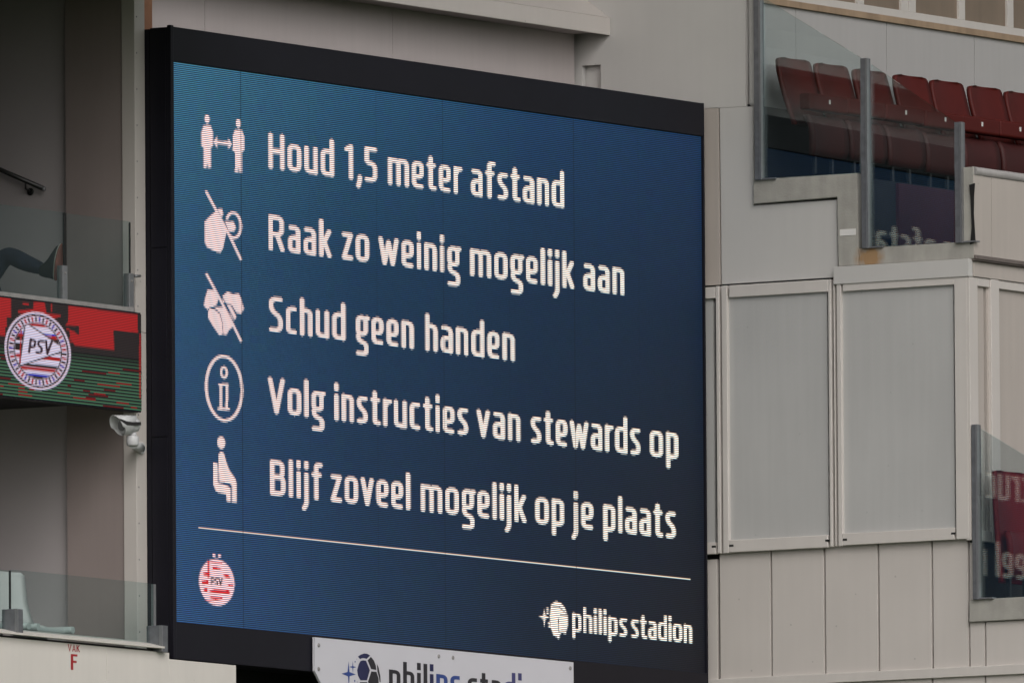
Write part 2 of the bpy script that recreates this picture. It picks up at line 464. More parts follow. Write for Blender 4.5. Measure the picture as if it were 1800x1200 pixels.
# ------------------------------------------------------------------ the big video screen
SWID, SHGT, PIT = 7.68, 4.32, 0.015
scr = thing('video_screen', (SWID / 2, 0, -0.28), 'huge black framed led video screen with five white lines of text on blue', 'video screen')
ZT, ZB = 4.588, uY(540, 1179, -0.02).z
XL, XR = -0.043, 7.694
bm = new(); box(bm, XL + 0.004, XR - 0.004, 0.012, 0.17, ZB + 0.004, ZT - 0.004); box(bm, XL + 0.012, XR - 0.004, 0.18, 0.30, ZB + 0.004, ZT - 0.01)
cab = obj('cabinet', bm, M['black'], scr, bevel=0.004)
bm = new()
zc = [ZB, 1.42, 2.88, ZT - 0.012]
for a, b in zip(zc, zc[1:]): box(bm, XL - 0.004, XL + 0.002, 0.022, 0.166, a + 0.006, b - 0.006)
obj('side_panel', bm, M['black'], scr, bevel=0.002)
for a, b in ((SHGT + 0.002, ZT), (ZB, -0.002)):
    bm = new(); box(bm, XL, XR, -0.022, 0.010, a, b); obj('front_frame', bm, M['black'], scr, bevel=0.005)
bm = new(); box(bm, XL - 0.002, -0.002, -0.027, 0.011, ZB - 0.003, ZT + 0.01); obj('edge_trim', bm, M['black'], scr, bevel=0.006)
bm = new(); box(bm, SWID + 0.001, XR + 0.002, -0.024, 0.011, ZB - 0.002, ZT + 0.003); obj('edge_trim', bm, M['black'], scr, bevel=0.006)

cv = Canvas(512, 288, PIT, 0.0, 0.0, 0.0)
grid = lin(np.array([[(57,101,125),(41,80,108),(30,59,91),(27,50,80)],
                     [(43,79,108),(29,57,84),(25,46,69),(24,39,58)],
                     [(41,71,104),(30,52,78),(24,39,58),(27,33,43)],
                     [(45,75,113),(33,55,81),(25,36,51),(27,27,31)]], float))[::-1]
uu = np.linspace(0, 3, 512); vv = np.linspace(0, 3, 288)
def sm(t): f = t - np.floor(t); return f
iu = np.minimum(np.floor(uu).astype(int), 2); iv = np.minimum(np.floor(vv).astype(int), 2)
fu = (uu - iu)[None, :, None]; fv = (vv - iv)[:, None, None]
g = grid
bgc = (g[iv][:, iu] * (1-fu) * (1-fv) + g[iv][:, iu+1] * fu * (1-fv) + g[iv+1][:, iu] * (1-fu) * fv + g[iv+1][:, iu+1] * fu * fv)
blot = rng.normal(1, 0.022, (72, 64, 3)).repeat(4, 0).repeat(8, 1)
bgc = bgc * blot * rng.normal(1, 0.04, (288, 512, 1))
cv.col = np.clip(bgc - 0.006, 0.0004, 1)
tl_, tr_ = np.array((0.80, 0.60, 0.585)), np.array((0.82, 0.78, 0.68))
tx = np.linspace(0, 1, 512)[None, :, None]
textcol = np.broadcast_to(tl_ * (1 - tx) + tr_ * tx, (288, 512, 3)).copy()
lines = [
    ((481, 297), [("Houd",472,587.3),("1,5",604.5,663.5),("meter",682,811),("afstand",828,992)]),
    ((481, 440), [("Raak",472,583.5),("zo",601,649),("weinig",666,809),("mogelijk",826.3,1010),("aan",1025.4,1097.8)]),
    ((481, 583.3), [("Schud",472.8,607.5),("geen",625.6,727.6),("handen",747.5,905.2)]),
    ((481, 726), [("Volg",471.6,570.2),("instructies",587.7,823.1),("van",838.2,915),("stewards",933.3,1126),("op",1142.2,1192.9)]),
    ((481, 870), [("Blijf",474.8,566),("zoveel",581.4,721.3),("mogelijk",739.7,925.8),("op",941,992),("je",1008.5,1043.3),("plaats",1060.7,1188.2)]),
]
def put_word(cv, mk, word, x0, x1, zb, scale, wid, gap=5.2):
    """x0, x1: metres at both ends; zb: baseline height"""
    W, lay = word_layout(word, gap)
    sx = (x1 - x0) * cv.ka / W
    for ch, S in lay:
        for st_ in S:
            # widths differ a little along a and b when words are fitted, so draw at the mean
            P = [Vector((x0 * cv.ka + p[0] * sx, zb * cv.kb + p[1] * scale)) for p in st_]
            if (P[0] - P[-1]).length > 1e-6:                    # square off the open ends
                for i, j in ((0, 1), (-1, -2)):
                    d = P[j] - P[i]; P[i] = P[i] + d.normalized() * min(wid * 0.40, d.length * 0.45)
            cv.stroke(mk, [(p.x, p.y) for p in P], wid)
def line_x(px, base, zb):
    """X of image column px on the text line whose baseline height is zb"""
    y = base[1]
    for _ in range(6):
        p = uY(px, y, 0.0); y += (p.z - zb) * 228
    return p.x
for n, (base, words) in enumerate(lines):
    zb = uY(*base, 0.0).z
    for k, (wd, a, b) in enumerate(words):
        mk = cv.blank()
        put_word(cv, mk, wd, line_x(a, base, zb), line_x(b, base, zb), zb, 1.0, 7.9)
        cv.commit(mk, textcol, 100 + n * 10 + k)
# pictograms: points measured on the picture, scale and origin of each detail given
def T(o, s): return lambda *pts: [cv.a(o[0] + x / s, o[1] + y / s) for x, y in pts]
q = T((330, 180), 8.571); mk = cv.blank()
for dx, dy in ((0, 0), (470, 66)):
    c = q((292 + dx, 252 + dy))[0]
    cv.poly(mk, cv.ell(c, 4.3, 7.8))
    cv.poly(mk, q(*[(x + dx, y + dy) for x, y in ((240,350),(345,352),(380,450),(380,660),(347,685),(347,990),(305,990),(303,930),(288,930),(286,990),(242,990),(242,690),(208,660),(208,450))]))
cv.poly(mk, q((385,598),(442,515),(442,580),(612,598),(612,545),(668,632),(612,710),(612,650),(442,625),(442,690)))
cv.commit(mk, textcol * np.array((1, .97, 1)), 20)
q = T((330, 320), 8.571); mk = cv.blank()
cv.poly(mk, q((255,600),(330,520),(400,460),(470,400),(525,410),(530,500),(480,560),(520,590),(590,720),(560,860),(530,1000),(490,1065),(400,1040),(290,980),(255,900)))
ctr = q((690, 652))[0]
ring = [(ctr[0] + 13 * math.cos(t), ctr[1] + 22 * math.sin(t)) for t in np.linspace(math.radians(150), math.radians(-120), 28)]
cv.stroke(mk, ring, 4.6)
cv.poly(mk, q((560,590),(690,600),(725,680),(700,745),(620,745)))
cl = cv.blank(); cv.stroke(cl, q((455,440),(840,1210)), 1.8); mk &= ~cl
cv.stroke(mk, q((280,150),(430,430),(640,830),(800,1165)), 4.4)
cv.commit(mk, textcol * np.array((1, .97, 1)), 21)
q = T((330, 460), 8.571); mk = cv.blank()
cv.poly(mk, q((300,420),(430,430),(470,520),(440,640),(380,680),(330,690),(300,725),(242,660),(265,540)))
cv.poly(mk, q((520,520),(600,450),(680,490),(770,480),(805,560),(848,710),(800,785),(740,770),(660,650),(530,610)))
cv.poly(mk, q((330,705),(400,715),(480,790),(520,930),(530,1090),(480,1110),(400,1000),(310,850),(305,760)))
cv.poly(mk, q((400,680),(560,690),(640,830),(700,960),(620,1030),(580,1105),(540,1095),(530,930),(490,780)))
cv.poly(mk, q((590,640),(650,665),(735,830),(700,890),(655,830)))
cl = cv.blank(); cv.stroke(cl, q((470,430),(860,1180)), 1.6); mk &= ~cl
cv.stroke(mk, q((285,190),(420,440),(640,860),(800,1190)), 4.2)
cv.commit(mk, textcol * np.array((1, .97, 1)), 22)
q = T((330, 600), 7.5); mk = cv.blank()
ctr = q((480, 617))[0]
cv.stroke(mk, [(ctr[0] + 31.5 * math.cos(t), ctr[1] + 56.5 * math.sin(t)) for t in np.linspace(0, 2 * math.pi, 60)], 5.0)
ctr = q((478, 408))[0]
cv.stroke(mk, [(ctr[0] + 5 * math.cos(t), ctr[1] + 9 * math.sin(t)) for t in np.linspace(0, 2 * math.pi, 24)], 4.0)
for a, b in (((420,570),(522,572)),((515,570),(515,870)),((436,570),(436,870)),((408,888),(540,890))): cv.stroke(mk, q(a, b), 4.4)
cv.commit(mk, textcol, 23)
q = T((330, 760), 8.571); mk = cv.blank()
cv.poly(mk, cv.ell(q((505, 152))[0], 7.0, 11))
cv.poly(mk, q((500,280),(545,310),(580,440),(625,560),(715,690),(735,760),(738,1055),(668,1050),(665,800),(640,770),(470,735),(465,460),(465,330)))
cv.poly(mk, q((385,445),(450,465),(455,755),(600,800),(645,840),(645,1045),(590,1040),(580,930),(430,890),(385,780)))
cv.commit(mk, textcol, 24)
# ruled line: one row of lamps
p0, p1 = uY(349, 926.5, 0), uY(1215, 1017, 0)
mk = cv.blank(); jr = int(p0.z / PIT)
mk[jr*4:(jr+1)*4, int(p0.x/PIT)*3:int(p1.x/PIT)*3] = True
cv.commit(mk, textcol * 0.6, 30)
# club emblem: red and white striped roundel
q = T((330, 940), 8.571); mk = cv.blank()
cv.poly(mk, cv.ell(q((438, 712))[0], 31.3, 41))
for x, y in ((395,305),(478,312)): cv.poly(mk, cv.ell(q((x, y))[0], 2.6, 3.4))
cv.commit(mk, (0.80, 0.52, 0.56), 31)
mk2 = cv.blank()
for pts in (((235,560),(330,560),(335,612),(240,605)), ((210,685),(310,675),(315,735),(215,735)), ((240,800),(290,790),(300,850),(240,850)), ((370,470),(440,475),(525,510),(380,515)),
            ((525,588),(610,592),(645,645),(570,640)), ((400,812),(620,828),(645,860),(620,885),(325,862),(330,838)), ((340,925),(520,935),(525,962),(420,980),(335,950)), ((600,740),(680,735),(690,765),(620,765)),
            ((300,380),(330,385),(325,640),(300,640)), ((350,405),(520,410),(520,425),(350,420)), ((250,975),(400,1000),(400,1012),(270,990))):
    cv.poly(mk2, q(*pts))
cv.commit(mk2, (0.55, 0.012, 0.02), None)
mk3 = cv.blank()
W3, lay = word_layout("PSV".replace('P', 'P'), 4.0)
for ch, S in lay:
    for st_ in S: cv.stroke(mk3, [(q((350, 748))[0][0] + p[0] * 0.235, q((430, 748))[0][1] + p[1] * 0.20) for p in st_], 2.2)
cv.commit(mk3, (0.012, 0.012, 0.02), None)
# stadium logo
q = T((930, 1030), 5.806); mk = cv.blank()
cv.poly(mk, q((225,185),(270,153),(320,165),(365,215),(395,300),(395,400),(375,485),(330,470),(300,520),(250,500),(222,420),(212,300)))
cl = cv.blank()
for a, b in (((225,200),(330,205)),((310,215),(395,285)),((318,290),(390,295)),((300,330),(300,460)),((310,455),(395,455))): cv.stroke(cl, q(a, b), 1.5)
mk &= ~cl
cv.poly(mk, q((100,308),(145,295),(155,230),(166,295),(208,312),(166,330),(156,415),(145,330)))
for x, y in ((188,230),(188,270),(205,375),(210,410),(300,518)): cv.poly(mk, cv.ell(q((x, y))[0], 2.0, 2.6))
lb = (1028, 1111.2); zb = uY(*lb, 0).z
for wd, a, b in (("philips", 1005.8, 1102.7), ("stadion", 1109.6, 1216.8)):
    put_word(cv, mk, wd, line_x(a, lb, zb), line_x(b, lb, zb), zb, 0.69, 5.6, gap=3.8)
cv.commit(mk, textcol * 1.02, 32)
# cabinet joints show as faint dark columns
for k in range(1, 8): cv.col[:, k*64] *= (0.55, 0.9, 0.85, 0.7, 0.9, 0.6, 0.9)[k-1]
lm = led_mat('led_lamps', PIT, 0.0, 0.0, 0.12, 2.05)
cv.mesh('display_panel', 0, lm, scr)
for n, (base, words) in enumerate(lines):
    for k in range(len(words)): cv.mesh('text_word', 100 + n * 10 + k, lm, scr)
for n in range(5): cv.mesh('pictogram', 20 + n, lm, scr)
cv.mesh('divider_line', 30, lm, scr); cv.mesh('club_emblem', 31, lm, scr); cv.mesh('stadium_logo', 32, lm, scr)

# ------------------------------------------------------------------ ribbon board on the balcony, left
RY = 0.12
ra, rb_ = uY(247, 552.5, RY), uY(247, 722, RY)
RX, RZ1, RZ0 = ra.x, ra.z, rb_.z
RP = (RZ1 - RZ0) / 60
rib = thing('led_ribbon_board', (RX - 1.4, RY, RZ0), 'red black and green led strip board with round club crest below the balcony glass', 'led board')
rc = Canvas(250, 60, RP, RX - 250 * RP, RZ0, RY - 0.006)
red = lin((158, 29, 30)); blk = lin((38, 30, 30)); grn = lin((70, 120, 90)); dgr = lin((14, 38, 28))
rc.col[:] = blk
for j in range(32):
    rc.col[j] = (lin((54, 94, 68)) if j % 2 == 0 else lin((10, 30, 22))) * (1.0 if j < 24 else (32 - j) / 9)
    rc.col[j] += blk * 0.35
rc.col[32:] = blk
q0 = lambda *pts: [rc.a(x / 6, 500 + y / 6) for x, y in pts]
mk = rc.blank()
rc.poly(mk, q0((-400,60),(115,150),(115,350),(70,345),(70,450),(55,450),(55,545),(-400,480)))
rc.poly(mk, q0((355,185),(470,190),(490,300),(520,310),(640,320),(640,340),(560,360),(420,330),(190,300),(190,275),(350,260)))
rc.poly(mk, q0((240,195),(305,200),(305,222),(240,215))); rc.poly(mk, q0((535,205),(550,205),(550,290),(535,290)))
rc.poly(mk, q0((720,225),(1450,320),(1450,420),(1455,510),(1195,485),(1205,690),(790,645),(740,560),(730,470),(835,535),(835,440),(690,430),(720,390)))
for x, y, l in ((740,490,50),(730,560,60),(735,590,40),(600,320,40),(700,460,30)): rc.poly(mk, q0((x,y),(x+l,y+4),(x+l,y+22),(x,y+18)))
rc.poly(mk, q0((1470,520),(1484,520),(1484,1200),(1470,1200)))
rc.commit(mk, red, None)
# red dashes among the low rows
for j in range(0, 26):
    i = 0
    while i < 249:
        ln = int(rng.integers(4, 28)); f = 0.38 if j < 16 else 0.12
        if rng.random() < f * (0.9 if i < 190 else 0.65): rc.col[j, i:i+ln] = red * (0.55 if j % 2 else 0.25)
        i += ln + int(rng.integers(4, 40))
# crest
ec = (66.5, 616.7)
def E(rx, ry): return rc.ell(rc.a(*ec), rx, ry)
mk = rc.blank(); rc.poly(mk, E(57, 68)); rc.commit(mk, lin((205, 188, 208)), 1)
mk = rc.blank(); rc.poly(mk, E(53.5, 64)); rc.poly(mk, E(50.5, 61), False); rc.commit(mk, blk, 1)
# lettered ring: broken dark, red and white marks
cc = rc.a(*ec)
for k in range(46):
    t = 2 * math.pi * k / 46
    p = [(cc[0] + (45.5 + s * 3.8) * math.cos(t + o), cc[1] + (55 + s * 4.5) * math.sin(t + o)) for s, o in ((-1, -.035), (1, -.035), (1, .03), (-1, .03))]
    mk = rc.blank(); rc.poly(mk, p); rc.commit(mk, [blk, red, blk, lin((70, 60, 150))][k % 4] if rng.random() < .85 else red, 1)
mk = rc.blank(); rc.poly(mk, E(41.5, 50)); rc.commit(mk, blk, 1)
inner = rc.blank(); rc.poly(inner, E(39.5, 48)); rc.commit(inner, lin((206, 196, 218)), 1)
for y0, y1, c in ((330,375,blk),(400,440,red),(525,585,red),(508,525,lin((60,50,170))),(560,600,blk),(630,705,blk),(745,780,red),(838,868,blk),(868,905,red),(940,965,lin((50,50,160))),(965,1000,blk),(985,1020,red)):
    mk = rc.blank(); rc.poly(mk, q0((60,y0-30),(760,y0+40),(760,y1+40),(60,y1-30))); mk &= inner; rc.commit(mk, c, 1)
mk = rc.blank(); rc.poly(mk, q0((265,395),(705,690),(205,860))); mk &= inner; rc.commit(mk, lin((208, 198, 220)), 1)
mk = rc.blank(); rc.stroke(mk, q0((265,395),(705,690),(205,860),(268,400)), 2.2); mk &= inner; rc.commit(mk, blk, 1)
mk = rc.blank(); rc.stroke(mk, q0((225,420),(210,830)), 2.0); mk &= inner; rc.commit(mk, red, 1)
mk = rc.blank()
W3, lay = word_layout("PSV", 5.0)
b0 = q0((296, 712))[0]
for ch, S in lay:
    for st_ in S: rc.stroke(mk, [(b0[0] + p[0] * 0.44 + p[1] * 0.05, b0[1] + p[1] * 0.37) for p in st_], 4.0)
rc.commit(mk, lin((46, 22, 34)), 1)
lm2 = led_mat('ribbon_lamps', RP, RZ0, 0, 0.28, 1.5)
rc.mesh('display_panel', 0, lm2, rib); rc.mesh('club_crest', 1, lm2, rib)
bm = new(); box(bm, RX - 250*RP - 0.004, RX + 0.003, RY, RY + 0.09, RZ0 - 0.012, RZ1 + 0.012)
obj('housing', bm, M['black'], rib, bevel=0.003)

# ------------------------------------------------------------------ left balcony: column, side walls, floors, glass
bm = new(); ZS = uY(250, 584, 0.22).z
for a, b in ((-1.2, ZS - 0.002), (ZS + 0.002, 6.2)): box(bm, -0.179, -0.037, 0.22, 0.34, a, b)
col = thing('cladding_column', (-0.108, 0.28, -1.2), 'narrow cream column strip running up beside the left edge of the big screen', 'column')
obj('cover_strip', bm, M['cladding'], col, bevel=0.003)
for k in range(24):
    bm = new(); z = uY(242, 30 + k * 63.5, 0.22).z
    if z < -1.0: break
    lathe(bm, (-0.150, 0.2195, z), (0, -1, 0), [(-0.002, 0.008), (0.002, 0.007), (0.004, 0.003)], 10)
    obj('screw', bm, M['rail'], col)
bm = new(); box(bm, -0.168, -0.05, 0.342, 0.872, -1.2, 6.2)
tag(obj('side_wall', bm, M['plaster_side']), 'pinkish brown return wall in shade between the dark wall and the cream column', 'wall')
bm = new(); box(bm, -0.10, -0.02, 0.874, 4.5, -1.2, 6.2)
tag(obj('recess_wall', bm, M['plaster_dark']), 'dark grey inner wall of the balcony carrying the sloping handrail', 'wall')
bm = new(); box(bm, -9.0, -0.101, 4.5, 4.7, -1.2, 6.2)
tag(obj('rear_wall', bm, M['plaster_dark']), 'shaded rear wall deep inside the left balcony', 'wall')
bm = new(); box(bm, -3.4, -3.3, -0.5, 4.49, RZ1 - 0.14, 4.93)  # added out of view to block light entering the balcony from the left
tag(obj('shade_partition', bm, M['plaster_dark']), 'added unseen grey partition blocking light at the left end of the upper balcony', 'wall')
bm = new(); box(bm, -9.0, -0.20, RY + 0.10, 4.49, RZ0 + 0.08, RZ1 - 0.14)
struct(obj('balcony_floor', bm, M['floor']))
bm = new(); box(bm, -9.0, -0.185, -1.6, 4.49, 4.93, 5.3)  # unseen ceiling, front edge pushed forward to keep sun off the side wall
struct(obj('balcony_ceiling', bm, M['plaster_dark']))
ZL = uY(0, 1103, -0.10).z
bm = new(); box(bm, -9.0, -0.20, 0.02, 4.49, ZL - 0.35, ZL - 0.12)
struct(obj('terrace_floor', bm, M['concrete']))

def clamp_post(bm, u0, u1, vt, vb, Y, th=0.03):
    a, b = uY(u0, vt, Y), uY(u1, vb, Y)
    box(bm, a.x, b.x, Y, Y + th, b.z, a.z)
GY = 0.16
bal = thing('glass_balustrade', (uY(115, 540, GY).x, GY, uY(115, 540, GY).z), 'upper frameless glass balustrade standing above the red led strip board', 'balustrade')
def pane(bm, Y, th, l, r, vb):
    """pane with level top through pixel l (left top) and right edge at pixel r, bottom at pixel vb below r"""
    a, b, c = uY(*l, Y), uY(*r, Y), uY(r[0], vb, Y)
    box(bm, a.x, b.x, Y, Y + th, c.z, b.z)
bm = new(); pane(bm, GY, 0.015, (-190, 340), (112.5, 373.5), 540); obj('glass_pane', bm, G_front, bal)
bm = new(); pane(bm, GY, 0.015, (118, 374), (229, 389.5), 548); obj('glass_pane', bm, G_front, bal)
bm = new(); a = uY(112.8, 374, GY); b = uY(117.6, 480, GY); box(bm, a.x, b.x, GY + .002, GY + .013, b.z, a.z)
obj('joint_strip', bm, M['rubber'], bal)
bm = new(); a = uY(228.5, 391, GY); b = uY(230.5, 545, GY); box(bm, a.x, b.x, GY + .002, GY + .013, b.z, a.z)
obj('joint_strip', bm, M['rubber'], bal)
for u0, u1, vt, vb in ((110.3, 119.3, 466, 536), (227.2, 236, 480, 549)):
    bm = new(); clamp_post(bm, u0, u1, vt, vb, GY - 0.02, 0.055); cl_ = obj('clamp_post', bm, M['steel_light'], bal, bevel=0.003)
    for fz in (0.2, 0.88):
        bm = new(); a, b = uY((u0+u1)/2, vt + (vb-vt)*fz, GY-0.02), None
        lathe(bm, (a.x, GY-0.0205, a.z), (0,-1,0), [(-.002,.012),(.004,.011),(.006,.006)], 10); obj('bolt', bm, M['rail'], cl_)
bm = new(); a = uY(236.5, 485, GY); tube(bm, (a.x, GY - 0.0, a.z), (a.x + 0.075, GY + 0.0, a.z + 0.005), 0.011); obj('tie_rod', bm, M['steel_light'], bal)
bm = new(); a = uY(236, 549, RY); box(bm, -9, a.x, RY + 0.004, GY + 0.055, RZ1 + 0.013, RZ1 + 0.047); obj('base_channel', bm, M['rail'], bal, bevel=0.003)

# handrail on the inner wall
HX = -0.17
h0, h1 = uX(-160, 228, HX), uX(77, 332, HX)
hr = thing('handrail', tuple((h0 + h1) / 2), 'dark sloping metal handrail fixed to the shaded inner wall', 'handrail')
bm = new(); tube(bm, h0, h1, 0.019); obj('rail', bm, M['handrail'], hr)
bm = new(); dd = (h1 - h0).normalized(); tube(bm, h1, h1 + dd * 0.012, 0.021, 0.015); obj('end_cap', bm, M['steel_light'], hr)
for u, v in ((45, 319), (-110, 250)):
    p = uX(u, v, HX)
    bm = new(); tube(bm, p, p + Vector((0, 0, -0.06)), 0.008); tube(bm, p + Vector((0, 0, -0.055)), p + Vector((0.069, 0, -0.075)), 0.008)
    lathe(bm, p + Vector((0.0695, 0, -0.075)), (-1, 0, 0), [(0, 0.03), (0.008, 0.03), (0.012, 0.02)], 16)
    obj('bracket', bm, M['handrail'], hr)

# lower balustrade, ledge and the white parapet with the block letter
PY = -0.12
bm = new()
zt = uY(297, 1146.5, PY).z; zs = uY(297, 1157.5, PY).z; xs = uY(297.5, 1150, PY).x; xe = uY(415, 1171, PY).x; xj = uY(187.5, 1150, PY).x
zlow = -1.6
for a, b in ((-9, -3.2), (-3.196, xj - 0.002), (xj + 0.002, xs)):
    box(bm, a, b, PY, PY + 0.03, zlow, zt)
box(bm, xs, xe, PY, PY + 0.03, zlow, zs)
par = thing('parapet_wall', (-2.0, PY, zlow), 'cream white parapet carrying the red block letter below the left glass', 'parapet')
obj('facing_panel', bm, M['parapet'], par, bevel=0.002)
bm = new(); box(bm, -9, xs - 0.02, PY + 0.031, 0.3, zlow, zt + 0.018); box(bm, xs - 0.02, xe - 0.01, PY + 0.031, PY + 0.09, zlow, zs - 0.02)
obj('backing', bm, M['seam'], par)
a = uY(268, 1131, -0.06); b = uY(287, 1141, -0.16)
bm = new()
prism(bm, [(-9, PY - 0.055, zt + 0.024), (b.x, PY - 0.055, zt + 0.024), (b.x, PY - 0.055, zt + 0.034), (-9, PY - 0.055, zt + 0.034)], (0, 0.055, 0.0))
prism(bm, [(-9, PY - 0.055, zt + 0.0345), (b.x, PY - 0.055, zt + 0.0345), (a.x, 0.015, zt + 0.082), (-9, 0.015, zt + 0.082)], (0, 0.0, 0.004))
obj('coping', bm, M['parapet'], par)

def stroke_mesh(bm, strokes, wid, to3d, nrm, th=0.003, step=0.00025):
    """flat raised strips along polylines; strips are stepped so that none share a plane"""
    for n, pts in enumerate(strokes):
        P = [Vector(p) for p in pts]
        if (P[0] - P[-1]).length < 1e-6 and len(P) > 3: P = P[:-1]; closed = True
        else: closed = False
        k = len(P); L_, R_ = [], []
        for i in range(k):
            d0 = (P[i] - P[i-1]) if (i > 0 or closed) else (P[i+1] - P[i])
            d1 = (P[(i+1) % k] - P[i]) if (i < k-1 or closed) else d0
            d0 = d0.normalized() if d0.length > 1e-9 else d1.normalized(); d1 = d1.normalized() if d1.length > 1e-9 else d0
            t = (d0 + d1); t = t.normalized() if t.length > 1e-6 else d0
            nn = Vector((-t.y, t.x)); c = max(0.35, nn.dot(Vector((-d0.y, d0.x))))
            L_.append(P[i] + nn * (wid / 2 / c)); R_.append(P[i] - nn * (wid / 2 / c))
        off = Vector(nrm) * (th + step * n)
        l = [bm.verts.new(to3d(p) + off) for p in L_]; r = [bm.verts.new(to3d(p) + off) for p in R_]
        for i in range(k if closed else k - 1):
            bm.faces.new((l[i], r[i], r[(i+1) % k], l[(i+1) % k]))
def lettering(word, u0, u1, base, asc, Y, wid, gap=5.2, h=HS):
    """strokes of a word on plane Y between image columns u0 and u1 (base: pixel of its baseline at u0; asc: px per 62 units)"""
    p = uY(*base, Y); zb = p.z
    y = base[1]
    for _ in range(6):
        e = uY(u1, y, Y); y += (e.z - zb) * 228
    W, lay = word_layout(word, gap, h)
    sx = (e.x - p.x) / W; sz = asc / 62.5 / 228
    return lay, (lambda v: Vector((p.x + v.x * sx, Y, zb + v.y * sz)))
for word, u0, u1, base, asc in (("VAK", 119, 140, (119, 1143.5), 12.2), ("F", 124.5, 136, (124.5, 1176.3), 27.5)):
    lay, f3 = lettering(word, u0, u1, base, asc, PY, 0)
    bm = new(); stroke_mesh(bm, [s_ for ch, S in lay for s_ in S], 7.2 if word == "VAK" else 8.5, f3, (0, -1, 0), 0.0012)
    o = obj('lettering', bm, M['ink_red'], par)

LY = -0.06
lb = thing('glass_balustrade', (uY(140, 1120, LY).x, LY, uY(140, 1120, LY).z), 'lower frameless glass balustrade on the cream ledge beside the white chairs', 'balustrade')
bm = new(); pane(bm, LY, 0.015, (-190, 982), (17.6, 1002), 1112); obj('glass_pane', bm, G_front, lb)
bm = new(); pane(bm, LY, 0.015, (20.3, 1002), (269, 1025), 1140); obj('glass_pane', bm, G_front, lb)
bm = new(); a, b = uY(17.8, 1002, LY), uY(20.2, 1110, LY); box(bm, a.x, b.x, LY + .002, LY + .013, b.z, a.z); obj('joint_strip', bm, M['rubber'], lb)
bm = new(); a, b = uY(269.5, 1026, LY), uY(273.5, 1100, LY); box(bm, a.x, b.x, LY - .005, LY + .02, b.z, a.z); obj('edge_bar', bm, M['steel_light'], lb)
for u0, u1, vt, vb in ((30, 41, 1069, 1112), (284, 295.5, 1098, 1146)):
    a = uY(u0, vt, LY - 0.11); b = uY(u1, vb, LY - 0.11)
    bm = new()
    box(bm, a.x, b.x, LY - 0.11, LY + 0.03, b.z, a.z)
    cl_ = obj('clamp_shoe', bm, M['steel'], lb, bevel=0.004)
    bm = new(); box(bm, a.x - 0.003, a.x + 0.012, LY - 0.114, LY - 0.09, b.z + 0.005, a.z - 0.004); obj('clamp_lip', bm, M['steel_light'], cl_)

# white chairs on the terrace
def shell(bm, pts, th, half, n=8, round_top=0.0):
    """curved sheet: pts = centre-line in the (y, z) plane, swept across x with rounded shoulders"""
    rows = []
    k = len(pts)
    for i, (y, z) in enumerate(pts):
        hw = half if not callable(half) else half(i / (k - 1))
        rows.append([(hw * (2*j/n - 1), y - 0.035 * (1 - (2*j/n - 1)**2) * -1, z) for j in range(n + 1)])
    F = [[bm.verts.new(p) for p in r] for r in rows]
    B = [[bm.verts.new((p[0] * 0.985, p[1] + th, p[2] - 0.004)) for p in r] for r in rows]
    def quad(a, b, c, d):
        f = bm.faces.new((a, b, c, d)); f.smooth = True
    for i in range(k - 1):
        for j in range(n):
            quad(F[i][j], F[i][j+1], F[i+1][j+1], F[i+1][j]); quad(B[i][j], B[i+1][j], B[i+1][j+1], B[i][j+1])
        quad(F[i][0], F[i+1][0], B[i+1][0], B[i][0]); quad(F[i][n], B[i][n], B[i+1][n], F[i+1][n])
    for j in range(n):
        quad(F[0][j], B[0][j], B[0][j+1], F[0][j+1]); quad(F[-1][j], F[-1][j+1], B[-1][j+1], B[-1][j])
    bmesh.ops.recalc_face_normals(bm, faces=bm.faces)

def dup(root, loc, label):
    r = root.copy(); C.objects.link(r); r.location = loc; r['label'] = label
    for ch in root.children:
        c = ch.copy(); C.objects.link(c); c.parent = r
        for g_ in ch.children:
            d = g_.copy(); C.objects.link(d); d.parent = c
    return r

cp = uY(129, 1107, 0.13)           # front lip of the first chair
chair = thing('white_chair', (cp.x - 0.24, 0.13, ZL - 0.12), 'white plastic chair behind the lower glass with its seat pan reaching forward', 'chair', 'white chairs behind the lower glass')
top = uY(45, 1006, 0.55).z - (ZL - 0.12); sz_ = cp.z - (ZL - 0.12)
bm = new(); shell(bm, [(0.34, sz_ + 0.03), (0.38, sz_ + 0.12), (0.41, sz_ + 0.22), (0.43, top - 0.06), (0.435, top - 0.02), (0.44, top)], 0.022, lambda t: 0.235 - 0.02 * t - (0.04 if t > 0.95 else 0))
obj('backrest', bm, M['chair'], chair, world=False)
bm = new(); box(bm, -0.235, 0.235, 0.06, 0.40, sz_ - 0.03, sz_ + 0.012)
obj('seat', bm, M['chair'], chair, bevel=0.015, seg=3, world=False)
for sx_ in (-1, 1):
    bm = new(); tube(bm, (sx_ * 0.235, 0.0, sz_), (sx_ * 0.235, 0.33, sz_ + 0.012), 0.027); tube(bm, (sx_ * 0.235, 0.26, sz_ + .01), (sx_ * 0.235, 0.36, sz_ + 0.03), 0.033)
    obj('side_rail', bm, M['chair'], chair, world=False)
bm = new(); box(bm, -0.18, 0.18, 0.2, 0.27, 0.0, sz_ - 0.03); obj('pedestal', bm, M['rail'], chair, world=False)
dup(chair, (cp.x - 0.24 - 0.60, 0.13, ZL - 0.12), 'white plastic chair mostly cut off by the left edge of the photo')

